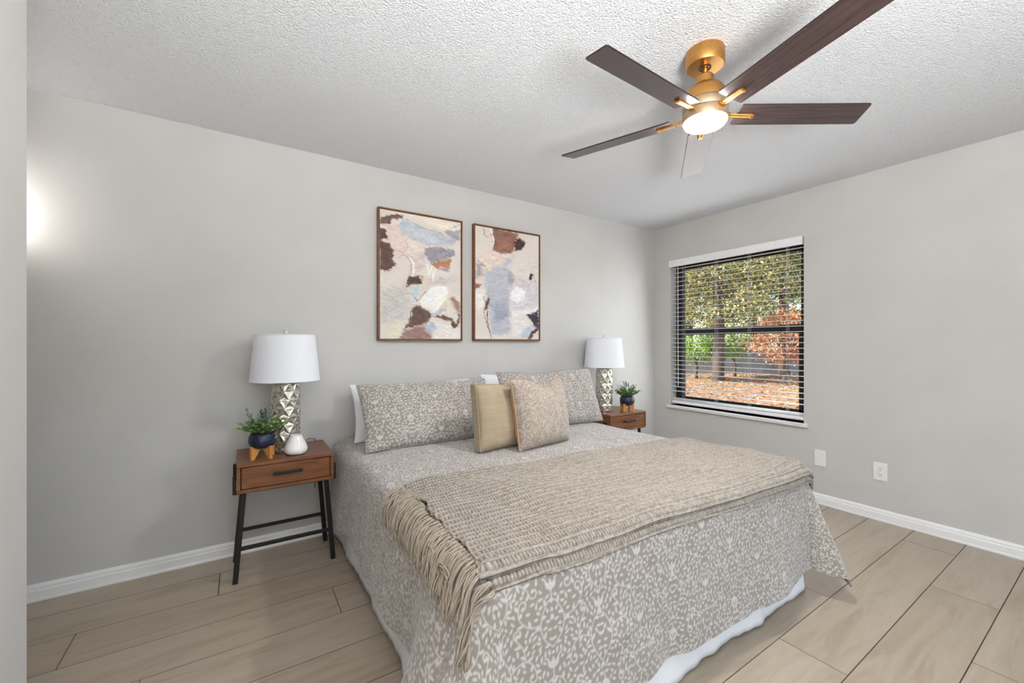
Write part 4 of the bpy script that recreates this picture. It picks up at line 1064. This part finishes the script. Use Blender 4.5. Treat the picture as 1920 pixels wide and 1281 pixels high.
# ------------------------------------------------------------------ fringed throw across the foot of the bed
def build_throw():
    t = thing('throw_blanket', 'taupe woven throw with tasselled ends laid across the foot of the bed', 'blanket', (0, 0, 0))
    c1, c2 = np.array(s2l((178, 170, 160))), np.array(s2l((96, 86, 76)))
    def edges(f):   # front and back edge of the throw in cloth coordinates, f = 0..1 from its left to its right end
        front = .945 + .004 * np.sin(f * 5.2) - .030 * f + .004 * vnoise(f * 5, f * 0, 2); back = 1.700 - .10 * f + .008 * vnoise(f * 5, f * 0, 4)
        return front, back
    def cloth(nm, xl, xr, dfront, lift, ns, nt, fade):
        f = np.linspace(0, 1, ns)[:, None] * np.ones((1, nt)); q = np.ones((ns, 1)) * np.linspace(0, 1, nt)[None, :]
        fr, bk = edges(f); fr = fr + dfront
        skew = .03 * q
        X = xl + skew + (xr - xl - skew * .4) * f + .008 * vnoise(q * 9, q * 0 + f * .2, 6) * (sstep(.08, .0, f) + sstep(.92, 1, f)); Y = fr + (bk - fr) * q
        Lx = (X - xl); Ly = (Y - fr)
        per = .0285; ph = Ly / per + .10 * vnoise(X * 5, Y * 3, 3); c = ph - np.floor(ph)
        cord = np.exp(-((c - .12) / .075) ** 2) + .75 * np.exp(-((c - .30) / .06) ** 2)
        st = Lx / .0120 + .25 * vnoise(np.floor(ph) * 3.7, X * 6, 5) + .5 * (np.floor(ph) % 2)
        stitch = np.clip(np.sin(st * 2 * PI) * .5 + .5, 0, 1) ** .8 * sstep(.36, .48, c) * (1 - sstep(.94, 1, c))
        fuzz = fbm(X * 120, Y * 160, 8, 2)
        hgt = np.maximum(cord, stitch * .9) + .3 * fuzz
        rim = 1 - sstep(.0, .016, np.minimum(Ly, (bk - fr) * (1 - q)))
        loft = .006 * fbm(X * 4, Y * 5, 11, 2) + .004 * vnoise(X * 2 + Y * 5, Y * 8 - X, 14)
        P, N = duvet_n(X, Y)
        V = P + N * (lift + loft + .0085 * hgt - .004 * rim)[..., None]
        m = np.clip(hgt * .85 + .12, 0, 1)[..., None]
        cols = (c2 + (c1 - c2) * m) * (1 + .07 * fuzz)[..., None]
        o = link(nm, np_mesh(nm, V.reshape(-1, 3), grid_faces(ns, nt), cols.reshape(-1, 3)), M['knit'], t)
        s = o.modifiers.new('thick', 'SOLIDIFY'); s.thickness = .008; s.offset = -1
    XL_, XR_ = .548, 2.395
    cloth('upper_layer', XL_, XR_, .0, .024, 560, 290, 1)
    cloth('folded_underlayer', XL_ + .012, XR_ - .01, -.030, .010, 480, 220, 1)
    # tassels: bundles of yarn that follow the duvet down its side
    rng = random.Random(8)
    def tassel(xe, sgn, y, L, lift, spread, droop, loops=False):
        bm = B(); knot = None
        ph = rng.uniform(0, 6)
        for k in range(8):
            L2 = L * rng.uniform(.8, 1.08); dy = rng.uniform(-1, 1) * spread; lo = lift * rng.uniform(.3, 1.25); amp = rng.uniform(.001, .005)
            n = 9; s = np.linspace(0, 1, n); X = xe + sgn * L2 * s; Y = y + dy * s ** .7 * .9 + droop * s ** 1.5 + amp * np.sin(s * 9 + k + ph)
            P, N = duvet_n(X, Y); h = .018 + (lo - .008) * np.sin(np.minimum(s * 1.5, 1) * PI / 2) * (1 - .35 * s) + .004 * np.sin(s * 7 + k * 2)
            V = P + N * np.maximum(h, .004)[:, None]
            if loops and k < 2:
                V = V[:5]; c = V[-1]; a = np.linspace(0, 5.2, 9); V = np.concatenate([V, c + np.stack([sgn * .018 * np.sin(a) * 0 - .006 * a / 5, .028 * (1 - np.cos(a)), .024 * np.sin(a) * .8], -1)[1:] ])
            tube(bm, [tuple(p) for p in V], [.0026] * (len(V) - 1) + [.0016], 5)
        P, N = duvet_n(np.array([xe]), np.array([y])); c = P[0] + N[0] * .016
        bmesh.ops.create_icosphere(bm, subdivisions=2, radius=.0080, matrix=Matrix.Translation(tuple(c)))
        return obj('tassel', bm, M['fringe'], t, True)
    fr0, bk0 = edges(np.array([0.0])); fr1, bk1 = edges(np.array([1.0])); N = 40
    for i in range(N):
        q = (i + .5) / N; y = fr0[0] + (bk0[0] - fr0[0]) * q
        tassel(XL_ + .03 * q - .002, -1, y, rng.uniform(.105, .135), .026, .0085, -.035 - .02 * rng.random(), loops=(i in (5, 6, 12)))
    for i in range(34):
        q = (i + .5) / 34; y = fr1[0] + (bk1[0] - fr1[0]) * q
        tassel(XR_ + .018 * q + .002, 1, y, rng.uniform(.10, .13), .016, .010, -.01)
    for i in range(2):
        tassel(XL_ + .004, -1, fr0[0] - .030 + .018 * i, .16, .014, .010, -.10)
build_throw()
# ------------------------------------------------------------------ the yard outside the window
GZ = -.22
rngo = np.random.default_rng(5)
def build_yard():
    n = 60; u = np.linspace(XR + T + .02, 62, n)[:, None] * np.ones((1, n)); v = np.ones((n, 1)) * np.linspace(-30, 50, n)[None, :]
    z = GZ + .10 * fbm(u * .12, v * .12, 3, 3) * sstep(5, 9, u)
    structure(link('yard_ground', np_mesh('yard_ground', np.stack([u, v, z], -1).reshape(-1, 3), grid_faces(n, n)), M['ground']))
    k = 9000; x = rngo.uniform(6, 26, k); y = rngo.uniform(0, 20, k); P = np.stack([x, y, np.full(k, GZ + .10)], -1); P[:, 2] = GZ + .10 * fbm(x * .12, y * .12, 3, 3) * sstep(5, 9, x) + .02
    D = rngo.normal(size=(k, 3)); D[:, 2] *= .3; U = np.tile([0, 0, 1.], (k, 1)) + rngo.normal(size=(k, 3)) * .3
    pal = lin([(176, 120, 82), (214, 166, 126), (130, 84, 56), (226, 190, 150)]); cols = pal[rngo.integers(0, 4, k)]
    o = link('fallen_leaves', leaf_mesh('fallen_leaves', P, D, U, rngo.uniform(.07, .15, k), rngo.uniform(.05, .09, k), cols), M['outleaf'])
    tag(o, 'fallen brown leaves scattered over the yard', 'leaves', kind='stuff')
build_yard()
def ray(px, d):
    """ground position at depth d along the direction of picture column px (used to read positions off the photograph once)"""
    return ((427.7 + (px - 960) * .8367) + 0 if False else (.5476 * 781 + (px - 960) * .8367)) * d / 781, (.8367 * 781 - (px - 960) * .5476) * d / 781
def build_tree(name, label, loc, h, trunk_r, crowns, pal, nleaf, leaf=(.10, .17), group=None, branches=7, seed=0):
    t = thing(name, label, 'tree', loc, 0, group)
    rg = np.random.default_rng(seed); rr = random.Random(seed)
    bm = B(); pts = [(0, 0, -.1), (.02, .02, .25), (.05, 0, h * .25), (-.02, .06, h * .5), (.08, .0, h * .8)]
    tube(bm, pts, [trunk_r * 1.5, trunk_r * 1.1, trunk_r, trunk_r * .75, trunk_r * .3], 12)
    obj('trunk', bm, M['bark'], t, True)
    bm = B()
    for k in range(branches):
        c = crowns[k % len(crowns)]; z0 = h * rr.uniform(.3, .6)
        e = (c[0] + rr.uniform(-.6, .6) * c[3], c[1] + rr.uniform(-.6, .6) * c[4], c[2] + rr.uniform(-.3, .5) * c[5])
        tube(bm, [(0, 0, z0), (e[0] * .45 + rr.uniform(-.2, .2), e[1] * .45 + rr.uniform(-.2, .2), z0 + (e[2] - z0) * .6), e], [trunk_r * .42, trunk_r * .26, trunk_r * .08], 7)
    obj('branch', bm, M['bark'], t, True)
    Ps = []
    vol = np.array([c[3] * c[4] * c[5] for c in crowns]); cnt = (nleaf * vol ** .67 / (vol ** .67).sum()).astype(int)
    for c, k in zip(crowns, cnt):
        nb = max(10, k // 55); q = rg.normal(size=(nb, 3)); q /= np.linalg.norm(q, axis=1, keepdims=True); q *= rg.uniform(.35, 1, (nb, 1)) ** .5
        cl = np.array(c[:3]) + q * np.array(c[3:]); b = cl[rg.integers(0, nb, k)] + rg.normal(size=(k, 3)) * np.array([.22, .22, .16]) * (max(c[3:]) / 2.2) ** .5
        Ps.append(b)
    P = np.concatenate(Ps); k = len(P); P[:, 2] = np.maximum(P[:, 2], .05); D = rg.normal(size=(k, 3)); U = rg.normal(size=(k, 3)) * .6 + [0, 0, 1.]
    pl = lin(pal); cols = pl[rg.integers(0, len(pal), k)] * rg.uniform(.8, 1.2, (k, 1))
    link('foliage', leaf_mesh('foliage', P, D, U, rg.uniform(*leaf, k), rg.uniform(leaf[0] * .55, leaf[1] * .6, k), cols.clip(0, 1)), M['outleaf'], t)
    return t
GREEN = [(150, 160, 84), (190, 190, 112), (112, 128, 66), (206, 204, 140), (88, 106, 58)]; OAK = [(158, 156, 96), (196, 186, 124), (110, 118, 72), (214, 204, 150), (80, 92, 60)]
RUST = [(206, 132, 88), (226, 164, 124), (176, 104, 68), (232, 186, 150), (190, 140, 96)]; LIME = [(134, 172, 62), (166, 198, 92), (96, 134, 48)]
def P2(px, d): x, y = ray(px, d); return (x, y, GZ)
build_tree('oak_tree', 'dark trunked oak straight behind the left half of the window', P2(1347, 16.0), 9, .20, [(0, 0, 5.0, 2.4, 2.6, 1.8), (-1.2, 1.4, 3.9, 1.6, 1.8, 1.0), (1.4, -1.2, 4.3, 1.7, 1.7, 1.2), (.4, .3, 7.0, 2.2, 2.4, 1.4), (1.2, .8, 3.0, 1.5, 1.5, .8), (-.6, -1.0, 2.9, 1.1, 1.1, .6)], OAK, 17000, seed=1, group='trees beyond the window')
build_tree('oak_tree', 'yellow green oak behind the right half of the window', P2(1470, 19.0), 10, .20, [(0, 0, 5.6, 2.4, 2.4, 1.8), (-.6, 1.6, 4.4, 1.6, 1.6, 1.0), (1.0, -1.5, 5.0, 1.8, 1.8, 1.4), (0, 0, 8.0, 2, 2, 1.2), (.6, .2, 3.3, 1.8, 1.8, 1.0)], GREEN, 16000, seed=2, group='trees beyond the window')
build_tree('oak_tree', 'pale leafed oak farther back on the left of the window', P2(1290, 22.0), 11, .22, [(0, 0, 3.4, 2.2, 2.2, 1.6), (.8, -1.4, 4.4, 2.2, 2.2, 1.6), (1.4, -.8, 6.6, 2.4, 2.2, 1.8), (0, .5, 8.6, 2.2, 2.4, 1.6)], OAK, 16000, seed=3, group='trees beyond the window')
build_tree('oak_tree', 'green oak at the back of the yard between the nearer oaks', P2(1412, 27.0), 12, .22, [(0, 0, 2.6, 3.0, 3.0, 1.4), (0, 0, 4.0, 3.0, 3.0, 1.8), (1.5, -1.5, 6.0, 2.6, 2.6, 1.6), (-1.5, 1.5, 6.6, 2.4, 2.4, 1.8)], GREEN, 18000, seed=4, group='trees beyond the window')
build_tree('oak_tree', 'tall green oak far right beyond the fence', P2(1600, 24.0), 12, .24, [(0, 0, 4.6, 3.0, 3.0, 2.2), (0, 0, 8.0, 2.8, 2.8, 2.0)], GREEN, 8000, seed=6, group='trees beyond the window')
build_tree('oak_tree', 'tall green oak far left beyond the fence', P2(1190, 25.0), 12, .24, [(0, 0, 4.6, 3.2, 3.2, 2.4), (0, 0, 8.0, 2.8, 2.8, 2.0)], OAK, 8000, seed=7, group='trees beyond the window')
build_tree('maple_tree', 'rust leaved tree low in the right half of the window', P2(1472, 14.5), 3.4, .07, [(0, 0, 1.7, 1.1, 1.2, .95), (.6, -.5, 1.2, .7, .8, .7), (.9, -1.1, 1.9, .9, 1.0, .7)], RUST, 9000, (.06, .11), seed=8, branches=12)
build_tree('shrub', 'bright green shrub beside the oak trunk', P2(1306, 17.2), 1.9, .05, [(0, 0, 1.30, .95, 1.1, .55), (.4, -.8, 1.2, .6, .6, .4)], LIME, 4200, (.07, .12), seed=9)
build_tree('shrub', 'green shrub in front of the fence right of the oak trunk', P2(1378, 18.4), 1.8, .05, [(0, 0, 1.45, .9, .9, .5)], LIME + GREEN, 3000, (.07, .12), seed=10)
def build_fence():
    a = Vector(P2(1160, 20.2)); b = Vector(P2(1640, 19.2)); d = b - a; L = Vector((d.x, d.y, 0)).length; rz = math.atan2(d.y, d.x)
    t = thing('wood_fence', 'weathered grey wooden fence across the back of the yard', 'fence', a, rz)
    k = int(L / 2.4); post = pan = None; step = L / k
    for i in range(k):
        if pan is None:
            bm = B(); rr = random.Random(1)
            for q in range(int(step / .15)): bx(bm, (q * .15 + .004, -.012 + rr.uniform(-.003, .003), .05), (q * .15 + .146, .008, 1.16 + rr.uniform(-.012, .012)))
            for z in (.3, .9): bx(bm, (0, .008, z), (step, .045, z + .09))
            pan = obj('fence_panel', bm, M['fence'], t); post = obj('fence_post', box((-.05, .0, -.1), (.05, .1, 1.2), .006), M['fence'], t)
        else:
            for o in (pan, post): c = o.copy(); C.objects.link(c); c.location = (i * step, 0, 0)
build_fence()
